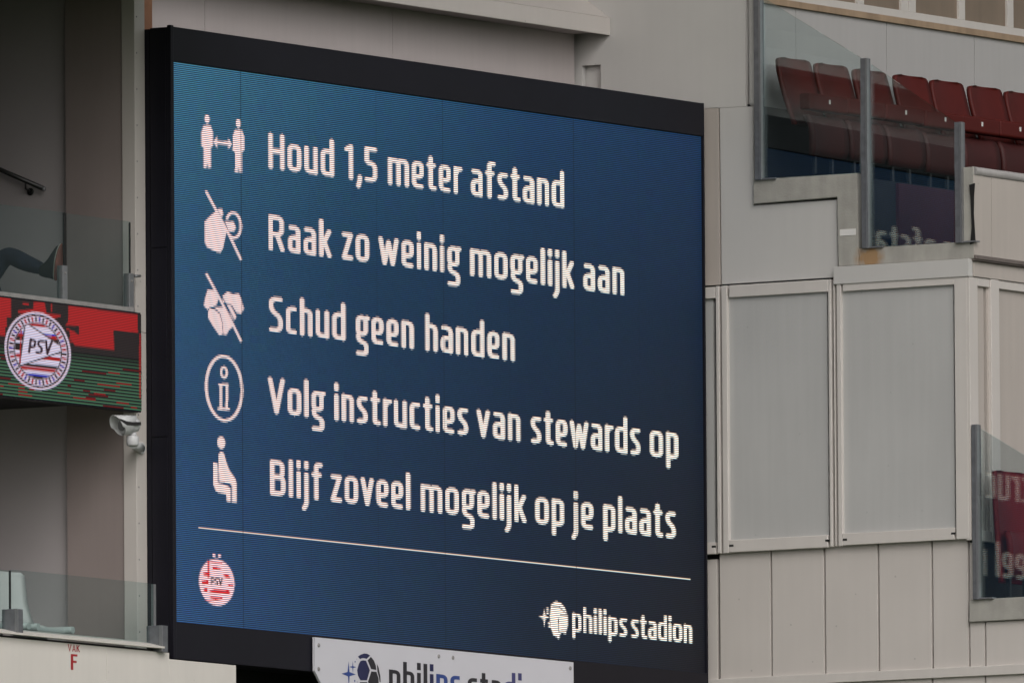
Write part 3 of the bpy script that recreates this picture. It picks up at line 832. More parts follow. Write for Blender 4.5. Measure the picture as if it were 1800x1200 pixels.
# ------------------------------------------------------------------ person behind the upper glass: a leg with the foot against the pane
sole_c = uY(105, 461, 0.215)
PX_ = sole_c.x
ank = uX(79, 474, PX_); knee = uX(13, 446, PX_)
hip = knee + Vector((-0.05, 0.33, -0.33))
pelv = hip + Vector((-0.10, 0.03, 0.02))
verts = [pelv, hip, knee, ank, pelv + Vector((-0.10, -0.03, -0.02)), pelv + Vector((-0.14, -0.42, 0.05)), pelv + Vector((-0.14, -0.50, -0.36)),
         pelv + Vector((0, 0.10, 0.25)), pelv + Vector((0, 0.16, 0.48)), pelv + Vector((0, 0.13, 0.60)), pelv + Vector((0, 0.10, 0.72)), pelv + Vector((0, 0.09, 0.83)),
         pelv + Vector((0.19, 0.15, 0.47)), pelv + Vector((0.24, 0.05, 0.20)), pelv + Vector((0.12, -0.17, 0.10)), pelv + Vector((0.10, -0.24, 0.08)),
         pelv + Vector((-0.19, 0.15, 0.47)), pelv + Vector((-0.24, 0.05, 0.20)), pelv + Vector((-0.16, -0.17, 0.10)), pelv + Vector((-0.14, -0.24, 0.08)),
         (knee + ank) / 2 + Vector((0, 0.0, -0.012))]
edges = [(0,1),(1,2),(2,20),(20,3),(0,4),(4,5),(5,6),(0,7),(7,8),(8,9),(9,10),(10,11),(8,12),(12,13),(13,14),(14,15),(8,16),(16,17),(17,18),(18,19)]
rad = [0.15, 0.12, 0.078, 0.047, 0.12, 0.075, 0.05, 0.15, 0.13, 0.06, 0.10, 0.085, 0.07, 0.052, 0.042, 0.035, 0.07, 0.052, 0.042, 0.035, 0.070]
me = bpy.data.meshes.new('person'); me.from_pydata([tuple(v - pelv) for v in verts], edges, [])
person = bpy.data.objects.new('person', me); C.objects.link(person); person.location = pelv
me.materials.append(M['cloth'])
sk = person.modifiers.new('skin', 'SKIN'); sk.use_smooth_shade = True
for i, r_ in enumerate(rad): me.skin_vertices[0].data[i].radius = (r_, r_)
me.skin_vertices[0].data[0].use_root = True
ss = person.modifiers.new('subsurf', 'SUBSURF'); ss.levels = 1; ss.render_levels = 2
tag(person, 'seated person in dark trousers with one brown soled shoe propped on the upper glass', 'person')
# shoe: stacked rounded outlines from the sole (against the pane) back to the ankle
def shoe_ring(bm, c, ex, ez, half_w, half_l, toe):
    r = []
    for i in range(20):
        t = 2 * math.pi * i / 20
        wv = half_w * math.cos(t) * (1.0 + 0.14 * math.sin(t)); lv = half_l * math.sin(t)
        r.append(bm.verts.new(c + ex * wv + ez * lv))
    return r
toe_d = (uY(110, 428, 0.20) - uY(98, 494, 0.26)).normalized()
exx = Vector((1, 0, 0)); nrm = toe_d.cross(exx).normalized()
if nrm.y > 0: nrm = -nrm
def shoe_part(name, mat_, offs):
    bm = new(); prev = None
    for d_, hw, hl, sh in offs:
        r = shoe_ring(bm, sole_c - nrm * d_ + toe_d * sh, exx, toe_d, hw, hl, 0)
        if prev:
            for i in range(20):
                f = bm.faces.new((prev[i], prev[(i+1) % 20], r[(i+1) % 20], r[i])); f.smooth = True
        else: bm.faces.new(r[::-1])
        prev = r
    bm.faces.new(prev)
    bmesh.ops.recalc_face_normals(bm, faces=bm.faces)
    return bm
SH = obj('shoe', shoe_part('shoe', None, [(0.022, 0.047, 0.138, 0), (0.05, 0.045, 0.128, -0.008), (0.075, 0.040, 0.105, -0.03), (0.10, 0.037, 0.078, -0.058), (0.13, 0.036, 0.056, -0.078), (0.155, 0.038, 0.048, -0.082)]), M['shoe'], person)
mids = obj('midsole', shoe_part('m', None, [(0.012, 0.050, 0.145, 0), (0.022, 0.049, 0.143, 0)]), M['midsole'], SH)
obj('sole', shoe_part('s', None, [(0.0, 0.049, 0.143, 0), (0.0115, 0.050, 0.146, 0)]), M['sole'], SH)
bm = new(); tube(bm, sole_c - nrm * 0.15 - toe_d * 0.082, ank + (knee - ank) * 0.16, 0.037, 0.043); obj('sock', bm, M['midsole'], person)

# ------------------------------------------------------------------ security camera on the column
kp = uY(247, 786, 0.17)
sc_ = thing('security_camera', tuple(kp), 'white security camera with round hood mounted on the cream column', 'camera')
axd = Vector((-0.93, 0.36, -0.06)).normalized()
ctr = uY(219, 747, 0.08)
tail = ctr - axd * 0.118
bm = new()
lathe(bm, tail, axd, [(0, 0.03), (0.004, 0.050), (0.03, 0.060), (0.13, 0.063), (0.14, 0.064)], 32); obj('body', bm, M['camw'], sc_)
bm = new()
lathe(bm, tail, axd, [(0.141, 0.042), (0.144, 0.044), (0.152, 0.042)], 28); obj('lens', bm, M['dark_glass'], sc_)
# hood: open tube, longer on top
bm = new(); n = 36; q_ = axd.to_track_quat('Z', 'Y'); rings = []
for rr in (0.080, 0.0755):
    for s0 in (0, 1):
        ring = []
        for i in range(n):
            t = 2 * math.pi * i / n
            o = q_ @ Vector((math.cos(t), math.sin(t), 0))
            front = 0.195 + 0.028 * o.z - (0.02 if o.z < -0.3 else 0)
            ring.append(bm.verts.new(tail + o * rr * (1 if s0 else 0.93) + axd * (front if s0 else 0.075 - 0.055 * max(0, o.z))))
        rings.append(ring)
for a, b in ((rings[0], rings[1]), (rings[1], rings[3]), (rings[3], rings[2]), (rings[2], rings[0])):
    for i in range(n):
        f = bm.faces.new((a[i], a[(i+1) % n], b[(i+1) % n], b[i])); f.smooth = True
bmesh.ops.recalc_face_normals(bm, faces=bm.faces)
obj('hood', bm, M['camw'], sc_)
# black side flash
side = Vector((0, -1, 0)); side = (side - axd * side.dot(axd)).normalized()
upv = axd.cross(side).normalized(); upv = -upv if upv.z < 0 else upv
bm = new(); P = []
for s_, t0, t1 in ((0.02, -4, 14), (0.10, -4, 14), (0.15, -2, 20), (0.19, 14, 34), (0.215, 30, 38)):
    P.append([bm.verts.new(tail + axd * s_ + (side * math.cos(math.radians(t)) + upv * math.sin(math.radians(t))) * 0.0815) for t in (t0, (t0+t1)/2, t1)])
for a, b in zip(P, P[1:]):
    for i in range(2): bm.faces.new((a[i], a[i+1], b[i+1], b[i]))
obj('side_flash', bm, M['rubber'], sc_)
neck = ctr - axd * 0.075
bm = new(); tube(bm, neck + Vector((0, 0, -0.058)), neck + Vector((0, 0, -0.09)), 0.030); lathe(bm, neck + Vector((0, 0, -0.086)), (0, 0, -1), [(0, 0.044), (0.008, 0.048), (0.062, 0.048), (0.075, 0.040)], 24)
obj('swivel', bm, M['camw'], sc_)
el = neck + Vector((0, 0, -0.145)); wl = Vector((-0.125, 0.219, kp.z + 0.0))
bm = new(); tube(bm, el, wl, 0.036); lathe(bm, wl, (0, -1, 0), [(0, 0.046), (0.015, 0.046), (0.02, 0.04)], 20); obj('wall_arm', bm, M['camw'], sc_)

# ------------------------------------------------------------------ sign board under the screen
SY = -0.055
sb = thing('sign_board', (3.7, SY, -0.75), 'white sheet sign with a blue football logo hung below the big screen', 'sign')
a = uY(553, 1119, SY); b = uY(553, 1178, SY); c = uY(575, 1222, SY); d = uY(1008, 1160, SY)
bm = new(); prism(bm, [(a.x, SY, a.z), (a.x, SY, b.z), (c.x, SY, c.z), (c.x, SY, -0.75), (d.x, SY, -0.75), (d.x, SY, a.z)], (0, 0.02, 0))
obj('board', bm, M['sign'], sb)
for u, v in ((560,1133),(560,1175),(771,1152.5),(796,1155),(1002,1173.5)):
    p = uY(u, v, SY); bm = new(); lathe(bm, (p.x, SY - 0.0005, p.z), (0,-1,0), [(-.002,.017),(.005,.015),(.008,.008)], 12); obj('screw', bm, M['rail'], sb)
q = lambda *pts: [uY(590 + x / 13.846, 1130 + y / 13.846, SY) for x, y in pts]
def flat(name, polys, mt, par_, off=0.0015):
    bm = new()
    for pl in polys:
        vs = [bm.verts.new(p + Vector((0, -off, 0))) for p in pl]
        f = bm.faces.new(vs)
    bmesh.ops.recalc_face_normals(bm, faces=bm.faces)
    bmesh.ops.triangulate(bm, faces=bm.faces[:])
    return obj(name, bm, mt, par_)
ballp = [q((540,322),(600,275),(690,245),(760,250),(835,295),(750,375),(690,358),(640,358),(590,380)),
         q((520,650),(560,500),(600,430),(660,410),(735,418),(830,650),(760,895),(600,895),(540,780))]
flat('ball_emblem', ballp, M['ink_navy'], sb)
flat('ball_emblem', [q((855,325),(930,420),(975,540),(985,645),(860,622),(775,410)), q((865,680),(990,692),(1040,850),(1045,1000),(1000,1200),(880,1230),(785,930)),
                     q((1000,495),(1040,580),(1085,800),(1090,940),(1068,940),(1050,820),(1015,690)), q((595,940),(760,940),(860,1240),(760,1400),(620,1330),(545,1120))], M['ink_dark'], sb)
flat('star_emblem', [q((138,735),(285,695),(312,430),(335,695),(487,755),(338,795),(318,1080),(296,800)), q((325,570),(402,552),(412,420),(424,552),(498,577),(426,598),(418,730),(404,598)),
                     q((458,430),(475,425),(485,445),(475,468),(460,462)), q((500,375),(510,375),(512,388),(502,390)), q((448,890),(470,880),(475,910),(465,940),(450,930)), q((512,930),(526,925),(530,945),(516,950))], M['ink_blue'], sb)
for word, u0, u1, base, cols in (("philips", 683.5, 809, (683.5, 1219), "ddddnbb"), ("stadion", 822, 966, (822, 1233), "dddvvvv")):
    lay, f3 = lettering(word, u0, u1, base, 57, SY, 0, gap=4.6)
    for key, mt in (('d', 'ink_dark'), ('n', 'ink_navy'), ('b', 'ink_blue'), ('v', 'ink_violet')):
        S = [s_ for (ch, ss_), k in zip(lay, cols) if k == key for s_ in ss_]
        if S:
            bm = new(); stroke_mesh(bm, S, 7.2, f3, (0, -1, 0), 0.0012); obj('lettering', bm, M[mt], sb)
# wall under the screen, its shade put into a near-black colour
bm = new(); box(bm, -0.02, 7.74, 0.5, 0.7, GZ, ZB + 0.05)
tag(obj('plinth_wall', bm, M['shade_black']), 'wall with shade painted into its black, below the screen between parapet and white sign', 'wall')

# ------------------------------------------------------------------ wall and ledge above the screen
WY = 1.25
bm = new()
zw0 = 3.2; zw1 = uY(900, 20, WY).z + 1.0
xs_ = [uY(u, 30, WY).x for u in (200, 360, 690, 1009.5)]
for a, b in zip(xs_, xs_[1:]): box(bm, a + 0.003, b - 0.003, WY, WY + 0.05, zw0, zw1)
wt = thing('panel_wall', (4, WY, zw0), 'shaded cream panel wall directly above the screen under the projecting ledge', 'wall')
obj('facing_panel', bm, M['plaster'], wt)
bm = new(); box(bm, xs_[0], 7.79, WY + 0.051, WY + 0.12, zw0, zw1); obj('backing', bm, M['seam'], wt)
FY = 0.93
f1 = uY(1083, 34, FY); f0 = uY(1083, 64, FY); xle = uX(1083, 45, 7.80).x
bm = new(); box(bm, -0.03, 7.796, FY, FY + 0.03, f0.z, f1.z)
lg = thing('roof_ledge', (4, FY, f0.z), 'projecting cream ledge with a sloped top running above the screen', 'ledge')
obj('fascia', bm, M['cladding'], lg, bevel=0.003)
bm = new(); box(bm, -0.03, 7.70, FY + 0.031, WY - 0.001, f0.z + 0.02, f0.z + 0.05); obj('soffit', bm, M['plaster'], lg)
bm = new(); prism(bm, [(-0.03, FY + 0.002, f1.z + 0.004), (-0.03, FY + 0.50, f1.z + 0.36), (-0.03, FY + 0.50, f1.z + 0.30), (-0.03, FY + 0.04, f1.z - 0.03)], (7.826, 0, 0))
obj('sloped_top', bm, M['cladding'], lg)
p = uY(260, 20, 0.45)
bm = new(); box(bm, p.x - 0.05, p.x + 0.06, 0.45, 0.50, 4.2, 6.0)
tag(obj('timber_post', bm, M['wood_red']), 'thin reddish brown timber strip above the top left corner of the screen', 'post')

# ------------------------------------------------------------------ right hand wall, seen along its face (plane X)
XW = 7.80
# inner body that all the facing hangs on
bm = new()
box(bm, 7.90, 14, -2.35, 6, GZ, 2.9); box(bm, 7.93, 14, 0.4, 6, 2.9, 7.5); box(bm, 7.87, 8.0, -0.33, 1.45, 3.4, 7.5)
box(bm, 7.90, 8.2, -1.35, 0.5, 2.9, 3.85); box(bm, 7.90, 8.2, -2.35, -1.3, 2.9, 3.3); box(bm, 7.90, 14, -9, -2.30, GZ, 0.45)
tag(obj('stand_body', bm, M['seam']), 'dark core of the stand glimpsed in the joints between the pale panels', 'wall')

up = thing('upper_wall', (XW, 0.4, 4.5), 'plain grey rendered wall above the right end of the screen with a small recess', 'wall')
bm = new()
polyX(bm, XW, 0.05, [(985, -100), (1310.5, -120), (1310.5, 187.5), (1056, 201), (1056, 114), (1023.5, 115.8), (1023.5, 262), (985, 264)])
obj('render_panel', bm, M['cladding_grey'], up)
bm = new(); rectX(bm, XW + 0.06, 0.02, (1018, 108), (1060, 260)); obj('recess_back', bm, M['cladding_grey'], up)
bm = new(); rectX(bm, XW - 0.0, 0.07, (1312.2, -120), (1327, 186.5)); obj('corner_trim', bm, M['cladding_grey'], up, bevel=0.03, seg=5)

lo = thing('cladding_wall', (XW, -0.8, 2.8), 'pale stepped panel under the concrete stair edge right of the screen', 'wall')
bm = new(); polyX(bm, XW, 0.04, [(1225, 191), (1262.6, 188.6), (1266, 500.5), (1225, 503)]); obj('narrow_panel', bm, M['beige'], lo, bevel=0.002)
bm = new(); polyX(bm, XW, 0.04, [(1265.2, 190.5), (1324, 187.3), (1325, 361), (1471, 351), (1473.5, 487), (1268.5, 499.8)]); obj('stepped_panel', bm, M['cladding_grey'], lo, bevel=0.002)

# concrete stair edge
XC = 7.765
ce = thing('concrete_edge', (XC, -1.4, 3.0), 'raw stepped concrete stair edge with a rust stain below the glass guards', 'concrete edge')
bm = new()
polyX(bm, XC, 0.16, [(1323.6, 316), (1506, 304.5), (1508.5, 434.8), (1509, 466), (1473.5, 468), (1471, 346.5), (1324, 358.5)])
polyX(bm, XC, 0.16, [(1509.4, 436.5), (1689.5, 425.5), (1689.5, 294.5), (1711, 293), (1711.5, 454), (1509.6, 466)])
obj('stair_edge', bm, M['concrete'], ce, bevel=0.006)
bm = new(); rectX(bm, XC - 0.004, 0.003, (1476, 403.5), (1504, 413)); obj('sticker', bm, M['tagw'], ce)

# bays: frame, recessed sheet, drain slots
XF = 7.74
def bay(label, L_, R_, top_l, top_r, bot, frame_rects, infill, slots, head=None):
    t = thing('wall_bay', (XF, uX((L_ + R_) / 2, bot, XF).y, uX((L_ + R_) / 2, bot, XF).z), label, 'wall panel', 'framed blank panels right of the screen')
    bm = new()
    for (tl, br) in frame_rects: rectX(bm, XF, 0.055, tl, br)
    obj('frame', bm, M['frame_white'], t, bevel=0.006, seg=3)
    bm = new(); rectX(bm, XF + 0.032, 0.02, *infill); obj('infill_sheet', bm, M['infill'], t)
    for (u, v) in slots:
        bm = new(); rectX(bm, XF - 0.0015, 0.004, (u - 3.8, v - 1.7), (u + 3.8, v + 1.5)); obj('drain_slot', bm, M['rubber'], t)
    if head:
        bm = new(); rectX(bm, XF - 0.012, 0.06, *head); obj('header', bm, M['cladding_grey'], t, bevel=0.003)
    return t
bay('left framed grey blank panel next to the right edge of the screen', 1257, 1464, 0, 0, 965,
    [((1257.5, 503), (1267, 972)), ((1267.4, 502.5), (1281, 971.4)), ((1281, 501.5), (1455, 512.5)), ((1455, 491), (1463.6, 960.6)), ((1281, 948.5), (1455, 961.5))],
    ((1279, 515), (1457, 945)), ((1285.5, 958.5), (1454.5, 949.5)))
bay('right framed grey blank panel below the concrete edge at the wall corner', 1464, 1705, 0, 0, 950,
    [((1464.4, 488.5), (1469.5, 959.3)), ((1470, 488), (1481, 958.8)), ((1481, 490.2), (1677, 500)), ((1677, 486), (1703, 946)), ((1481, 937), (1677, 947.6))],
    ((1479, 505), (1679, 930)), ((1485, 948), (1675.5, 937)), head=((1464.6, 469), (1703.2, 485.3)))
bm = new(); rectX(bm, XF + 0.03, 0.03, (1232, 524), (1257, 968))
nb = thing('narrow_bay', (XF, 0, 1.0), 'narrow grey sheet squeezed between the screen edge and the first white frame post', 'wall panel')
obj('infill_sheet', bm, M['infill'], nb)
for v0, v1 in ((505.5, 524), (953.5, 973)):
    bm = new(); rectX(bm, XF, 0.055, (1232, v0), (1257.2, v1)); obj('frame_rail', bm, M['frame_white'], nb, bevel=0.004)
bm = new(); rectX(bm, XF - 0.0015, 0.004, (1251, 958.5), (1258, 961.8)); obj('drain_slot', bm, M['rubber'], nb)

# lower panels and the string course
lc = thing('lower_cladding', (XW, -1.5, 0.5), 'row of tall pale panels with dark joints along the foot of the wall', 'wall')
zt1 = uX(1450, 962, XW).z; zlo = uX(1450, 1183.5, XW).z
bm = new()
ed = [uX(u, v, XW).y for u, v in ((1264, 1080), (1356, 1080), (1450, 1080), (1544.5, 1070), (1639, 1070), (1703.5, 1070))]
for a, b in zip(ed, ed[1:]): box(bm, XW, XW + 0.04, a - 0.009, b + 0.009, zlo, zt1 + 0.05)
yl = uX(1732, 1120, XW).y; zc1 = uX(1720, 1093, XW).z
prism(bm, [(XW, ed[-1] - 0.009, zlo), (XW, yl + 0.008, zlo), (XW, yl + 0.008, zc1), (XW, ed[-1] - 0.05, zc1), (XW, ed[-1] - 0.05, zt1 - 0.02), (XW, ed[-1] - 0.009, zt1 - 0.02)], (0.04, 0, 0))
k = yl
for _ in range(5): box(bm, XW, XW + 0.04, k - 0.008, k - 0.55, zlo, zc1); k -= 0.56
obj('facing_panel', bm, M['cladding'], lc, bevel=0.002)
bm = new(); rectX(bm, XW, 0.04, (1225, 984), (1261.4, 1200)); obj('narrow_panel', bm, M['cladding'], lc, bevel=0.002)
bm = new()
k = uX(1356, 1080, XW).y + 0.5
ks = [uX(u, 1195, XW).y for u in (1225, 1450, 1639, 1732)] + [-3.6, -4.7]
for a, b in zip(ks, ks[1:]): box(bm, XW, XW + 0.04, a - 0.008, b + 0.008, zlo - 2.0, zlo - 0.075)
obj('base_panel', bm, M['cladding'], lc, bevel=0.002)
zled = uX(1500, 1197.5, XW - 0.03).z
bm = new(); box(bm, XW - 0.03, XW + 0.05, uX(1238, 1195, XW - .03).y, -6.0, zled, zlo + 0.0)
tag(obj('string_course', bm, M['frame_white'], bevel=0.004), 'long thin pale ledge running along the bottom right of the wall', 'ledge')

# corner return, facing the pitch
CY = uX(1703.3, 470, XF).y
def Yr(bm, tl, br, th=0.05, dy=0.0): rectY(bm, CY + dy, th, tl, br)
cr = thing('corner_return', (8.5, CY, 2.0), 'warm pale return wall at the far right with narrow framed strips', 'wall')
zh1 = uY(1712, 459.5, CY).z; zh0 = uY(1712, 486, CY).z
zbt = uX(1720, 948, XF).z; zp1 = uY(1760, 508, CY).z
xx = lambda u, v=600: uY(u, v, CY).x
bm = new(); box(bm, XF + 0.056, 13, CY - 0.012, CY + 0.05, zh0, zh1); obj('header', bm, M['beige'], cr, bevel=0.003)
bm = new()
box(bm, XF + 0.002, xx(1719.5), CY, CY + 0.05, zbt, zh0 - 0.003); box(bm, xx(1741), xx(1755.5), CY - 0.01, CY + 0.05, zbt, zh0 - 0.003)
box(bm, xx(1719.5), xx(1741), CY, CY + 0.05, zp1, zh0 - 0.003); box(bm, xx(1755.5), 13, CY, CY + 0.05, zp1, zh0 - 0.003); box(bm, xx(1719.5), xx(1741), CY, CY + .05, zbt, zbt + 0.09); box(bm, xx(1755.5), 13, CY, CY + .05, zbt, zbt + 0.09)
obj('frame', bm, M['cladding'], cr, bevel=0.005)
bm = new(); box(bm, xx(1719), xx(1734), CY + 0.025, CY + 0.05, zbt, zp1 + .02); box(bm, xx(1738), xx(1742), CY + 0.02, CY + 0.05, zbt, zp1 + .02); box(bm, xx(1755), 13, CY + 0.03, CY + 0.05, zbt, zp1 + 0.02); obj('infill_sheet', bm, M['beige'], cr)
bm = new(); box(bm, XF + 0.125, 13, CY + 0.055, CY + 0.12, 0.4, zh1 - .03); obj('backing', bm, M['seam'], cr)

# parapet above the corner, with its rail and trim
YP = uX(1711.5, 400, XC).y - 0.002
rp = thing('front_parapet', (9, YP, 3.2), 'warm grey parapet with a rounded top rail in front of the red seats', 'parapet')
zr1 = uY(1713, 294, YP).z; zr0 = uY(1713, 308, YP).z; zq1 = uY(1715, 448, YP).z; zq0 = uY(1715, 458, YP).z
xj2 = uY(1743, 380, YP).x
bm = new(); box(bm, XC + 0.002, xj2 - 0.003, YP, YP + 0.08, zq1, zr0); box(bm, xj2 + 0.003, 13, YP, YP + 0.08, zq1, zr0); obj('facing_panel', bm, M['beige'], rp)
bm = new(); tube(bm, (XC + 0.01, YP + 0.01, (zr1 + zr0) / 2 + 0.004), (13, YP + 0.01, (zr1 + zr0) / 2 + 0.004), (zr1 - zr0) / 2 + 0.002, n=20); obj('top_rail', bm, M['rail'], rp)
bm = new(); box(bm, XC + 0.004, 13, YP - 0.018, YP + 0.05, zq0 + 0.012, zq1 - 0.001); box(bm, XC + 0.004, 13, YP - 0.008, YP + .05, zq0, zq0 + 0.011); obj('bottom_trim', bm, M['brown_trim'], rp, bevel=0.004)
bm = new()
s0, s1 = uX(1708, 322, XC - 0.012), uX(1708.5, 429, XC - 0.012)
prism(bm, [uX(u, v, XC - 0.014) for u, v in ((1703.5, 325), (1713, 322), (1711.5, 345), (1711, 375), (1714, 425), (1705, 429.5), (1708, 400), (1706, 350))], (0.01, 0, 0))
tag(obj('rubber_strap', bm, M['rubber']), 'black waisted rubber strap hanging at the parapet corner beside the last post', 'strap')

# terrace behind the parapet and the wall behind the seats
BY = -0.335
zf = uX(1335, 315, XC).z; zf2 = uX(1522, 436, XC).z
bm = new(); box(bm, XC + 0.161, 13, -1.42, BY + 0.3, zf - 0.5, zf - 0.03); box(bm, XC + 0.161, 13, YP + 0.081, -1.42, zf2 - 0.4, zf2 - 0.04)
struct(obj('seating_terrace', bm, M['floor']))
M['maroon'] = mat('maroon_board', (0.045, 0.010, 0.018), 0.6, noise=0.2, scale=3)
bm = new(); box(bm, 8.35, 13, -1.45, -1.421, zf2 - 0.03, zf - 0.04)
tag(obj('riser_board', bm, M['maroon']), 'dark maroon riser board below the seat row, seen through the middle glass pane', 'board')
bw = thing('seat_back_wall', (10, BY, zf), 'white panelled wall behind the row of red seats under the timber strip', 'wall')
zs1 = uY(1580, 32, BY).z; zs0 = uY(1580, 43.5, BY).z; zsl = uY(1580, 18.5, BY).z
sx4 = [7.83] + [uY(u, 80, BY).x for u in (1399, 1558.5, 1712.5)] + [12.2, 13]
bm = new()
zsk = uY(1360, 190, BY).z
for a, b in zip(sx4, sx4[1:]): box(bm, a + 0.004, b - 0.004, BY, BY + 0.04, zsk, zs0)
obj('facing_panel', bm, M['seat_wall'], bw)
bm = new(); box(bm, 7.83, 13, BY - 0.03, BY + 0.04, zf - 0.05, zsk - 0.004); obj('dark_base', bm, M['floor'], bw)
bm = new(); box(bm, 7.83, 13, BY + 0.041, BY + 0.1, zf - 0.05, zs1 + 1.5); obj('backing', bm, M['seam'], bw)
bm = new(); box(bm, 7.83, 13, BY - 0.03, BY + 0.04, zs0 + 0.001, zs1); tag(obj('timber_strip', bm, M['wood'], bevel=0.004), 'pale brown timber strip along the top of the seat wall', 'trim')
wb = thing('window_band', (10, BY, zs1), 'white framed windows with brown panes at the top right corner', 'window')
bm = new(); box(bm, 7.83, 13, BY - 0.015, BY + 0.04, zs1 + 0.001, zsl); 
mul = [(1505, 1517), (1582.5, 1594.5), (1596, 1608), (1684, 1694.5), (1769, 1779.5)]
for u0, u1 in mul: box(bm, uY(u0, 10, BY).x, uY(u1, 10, BY).x, BY - 0.012, BY + 0.04, zsl, zsl + 1.3)
obj('window_frame', bm, M['frame_white'], wb, bevel=0.004)
me_ = [7.83] + [uY((a + b) / 2, 10, BY).x for a, b in mul] + [13]
for a, b in zip(me_, me_[1:]):
    if b - a < 0.15: continue
    bm = new(); box(bm, a, b, BY + 0.012, BY + 0.03, zsl - 0.02, zsl + 1.3); obj('window_pane', bm, M['blind'], wb)

# red tip-up seats
seat = thing('stadium_seat', (0, 0, 0), 'x', 'seat', 'red tip-up seats along the panelled wall')
def back_half(t):
    return 0.236 + 0.022 * math.sin(math.pi * min(t * 1.15, 1)) - (0.0 if t < 0.80 else 0.085 * (1 - math.sqrt(max(0, 1 - ((t - 0.80) / 0.20) ** 2))))
bm = new()
zz = [0.40 + 0.555 * i / 9 for i in range(8)] + [0.865, 0.895, 0.918, 0.935, 0.947, 0.955]
prof = [(-0.035 - 0.155 * ((0.955 - z) / 0.555) ** 1.3, z) for z in zz]
shell(bm, prof, 0.04, back_half, n=10)
obj('backrest', bm, M['seat'], seat, world=False)
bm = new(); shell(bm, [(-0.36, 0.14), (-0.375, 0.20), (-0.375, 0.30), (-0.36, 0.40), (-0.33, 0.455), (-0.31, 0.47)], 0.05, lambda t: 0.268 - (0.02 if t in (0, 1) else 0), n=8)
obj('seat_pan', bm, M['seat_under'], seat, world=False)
bm = new(); box(bm, -0.29, 0.29, -0.36, -0.25, 0.505, 0.64); o = obj('hinge_beam', bm, M['seat'], seat, bevel=0.02, seg=3, world=False)
bm = new(); box(bm, -0.011, 0.011, -0.3655, -0.3615, 0.565, 0.60); obj('number_tag', bm, M['tagw'], seat, world=False)
for sx_ in (-0.13, 0.13):
    bm = new(); box(bm, sx_ - 0.015, sx_ + 0.015, -0.31, -0.28, 0.0, 0.17); obj('bracket', bm, M['handrail'], seat, bevel=0.004, world=False)
pit = 0.592
s_lab = ['first red seat from the glass end, tallest in view, behind the left guard pane', 'second red seat behind the left guard pane', 'red seat partly hidden by the middle guard post',
         'red seat right of the middle post crossed by the sloping glass edge', 'red seat straight above the last guard post', 'red seat just right of the last guard post, second from the photo edge', 'red seat cut off by the right edge of the photo']
p = uY(1397, 103, -0.60); z0 = p.z - 0.955; x0 = p.x
seat.location = (x0, -0.565, z0); seat['label'] = s_lab[0]
for k in range(1, 7):
    sd = dup(seat, (x0 + pit * k + random.uniform(-.006, .006), -0.565 + random.uniform(-.008, .008), z0 + random.uniform(-.004, .004)), s_lab[k])
    sd.rotation_euler = (math.radians(random.uniform(-1.2, 1.2)), 0, math.radians(random.uniform(-1.6, 1.6)))
zl2 = uX(1720, 1052, XC).z
z_l = uY(1775, 826, CY - 0.25).z
ls = thing('stadium_seat', (8.04, CY - 0.16, z_l - 0.955), 'single red seat low behind the bottom right glass with mirrored text over it', 'seat')
def low_half(t): return 0.225 + 0.02 * math.sin(math.pi * t) - (0.0 if t < 0.86 else 0.08 * (1 - math.sqrt(max(0, 1 - ((t - 0.86) / 0.14) ** 2))))
zz = [0.06 + 0.895 * i / 11 for i in range(10)] + [0.87, 0.90, 0.925, 0.94, 0.95, 0.955]
bm = new(); shell(bm, [(-0.03 - 0.05 * ((0.955 - z) / 0.9), z) for z in zz], 0.04, low_half, n=10)
obj('backrest', bm, M['seat_low'], ls, world=False)
bm = new(); shell(bm, [(-0.15, 0.12), (-0.165, 0.20), (-0.17, 0.30), (-0.16, 0.40), (-0.14, 0.455), (-0.13, 0.47)], 0.05, lambda t: 0.22 - (0.03 if t in (0, 1) else 0), n=8)
obj('seat_pan', bm, M['seat_low'], ls, world=False)
for sx_ in (-0.13, 0.13):
    bm = new(); box(bm, sx_ - 0.015, sx_ + 0.015, -0.10, -0.06, zl2 - z_l + 0.955 - 0.02, 0.17); obj('bracket', bm, M['handrail'], ls, world=False)

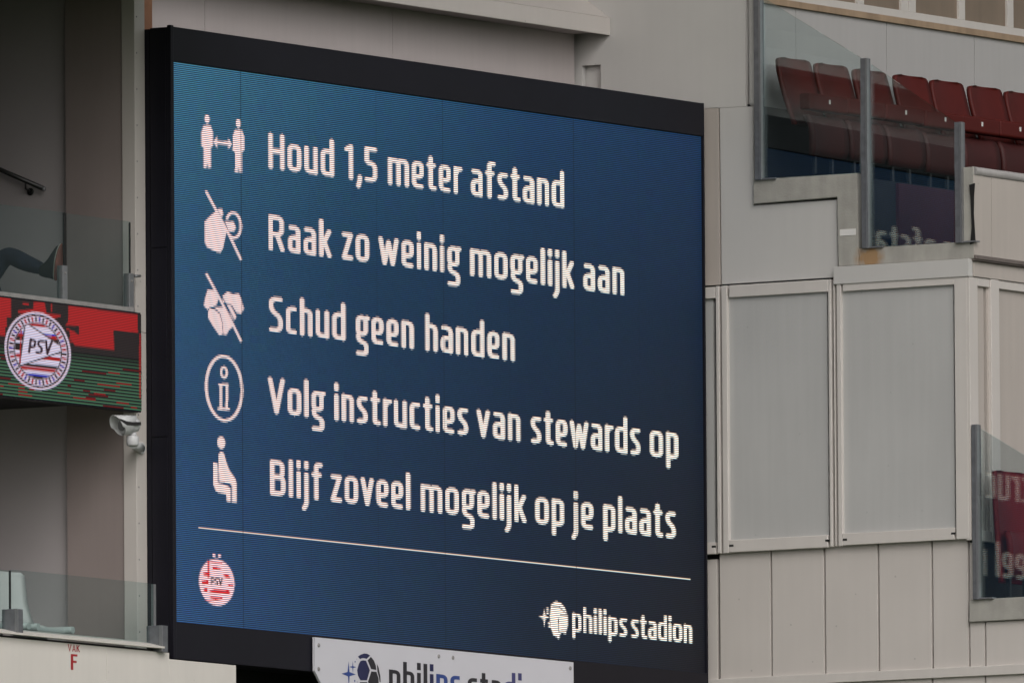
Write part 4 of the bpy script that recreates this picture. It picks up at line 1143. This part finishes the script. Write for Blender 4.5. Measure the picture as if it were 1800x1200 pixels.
# glass guards along the stair edge
XG = 7.768
gg = thing('glass_guard', (XG, -1.4, zf), 'stepped glass guard with three galvanised posts beside the red seats', 'glass guard')
def post(u0, u1, vt, vb, parent):
    a, b = uX(u0, vt, XG - 0.035), uX(u1, vb, XG - 0.035)
    bm = new(); box(bm, XG - 0.035, XG + 0.03, a.y, b.y, b.z, a.z)
    o = obj('post', bm, M['steel'], parent, bevel=0.004)
    bm = new(); box(bm, XG - 0.038, XG + 0.0, b.y - 0.004, b.y + 0.012, b.z, a.z); obj('glazing_bead', bm, M['steel_light'], o)
    bm = new(); box(bm, XG - 0.03, XG + 0.03, b.y - 0.13, b.y, b.z + 0.001, b.z + 0.012); obj('base_plate', bm, M['steel_light'], o)
    return o
post(1323.5, 1337.5, -60, 316, gg); post(1511.8, 1525.5, 103, 436, gg); post(1677, 1690.5, 215, 426.5, gg)
def gpane(pts, parent, lean=0.009):
    P = [uX(u, v, XG) for u, v in pts]; zm = sum(p.z for p in P) / len(P)
    bm = new(); prism(bm, [p + Vector(((p.z - zm) * lean, 0, 0)) for p in P], (0.016, 0, 0)); obj('glass_pane', bm, G_side, parent)
gpane([(1341, -3), (1512, 101.5), (1512, 304), (1341, 314)], gg)
gpane([(1530, 113), (1677, 214.5), (1677, 426), (1530, 434.5)], gg)
lg2 = thing('glass_guard', (XG, CY - 0.3, zl2), 'lower right glass guard pane mirroring the screen text', 'glass guard')
post(1707, 1719.5, 746, 1052.5, lg2)
gpane([(1724, 753.5), (1960, 897), (1960, 1040.5), (1724, 1051.5)], lg2, 0.003)
bm = new(); polyX(bm, XC, 0.16, [(1703.5, 1053.5), (2000, 1037.5), (2000, 1077), (1703.5, 1092.5)])
tag(obj('concrete_kerb', bm, M['concrete'], bevel=0.006), 'short raw concrete kerb carrying the bottom right glass guard', 'concrete edge')
bm = new(); box(bm, XC + 0.161, 13, -6, CY + 0.05, zl2 - 0.4, zl2 - 0.02); struct(obj('lower_terrace', bm, M['floor']))
print('objects', len(bpy.data.objects))
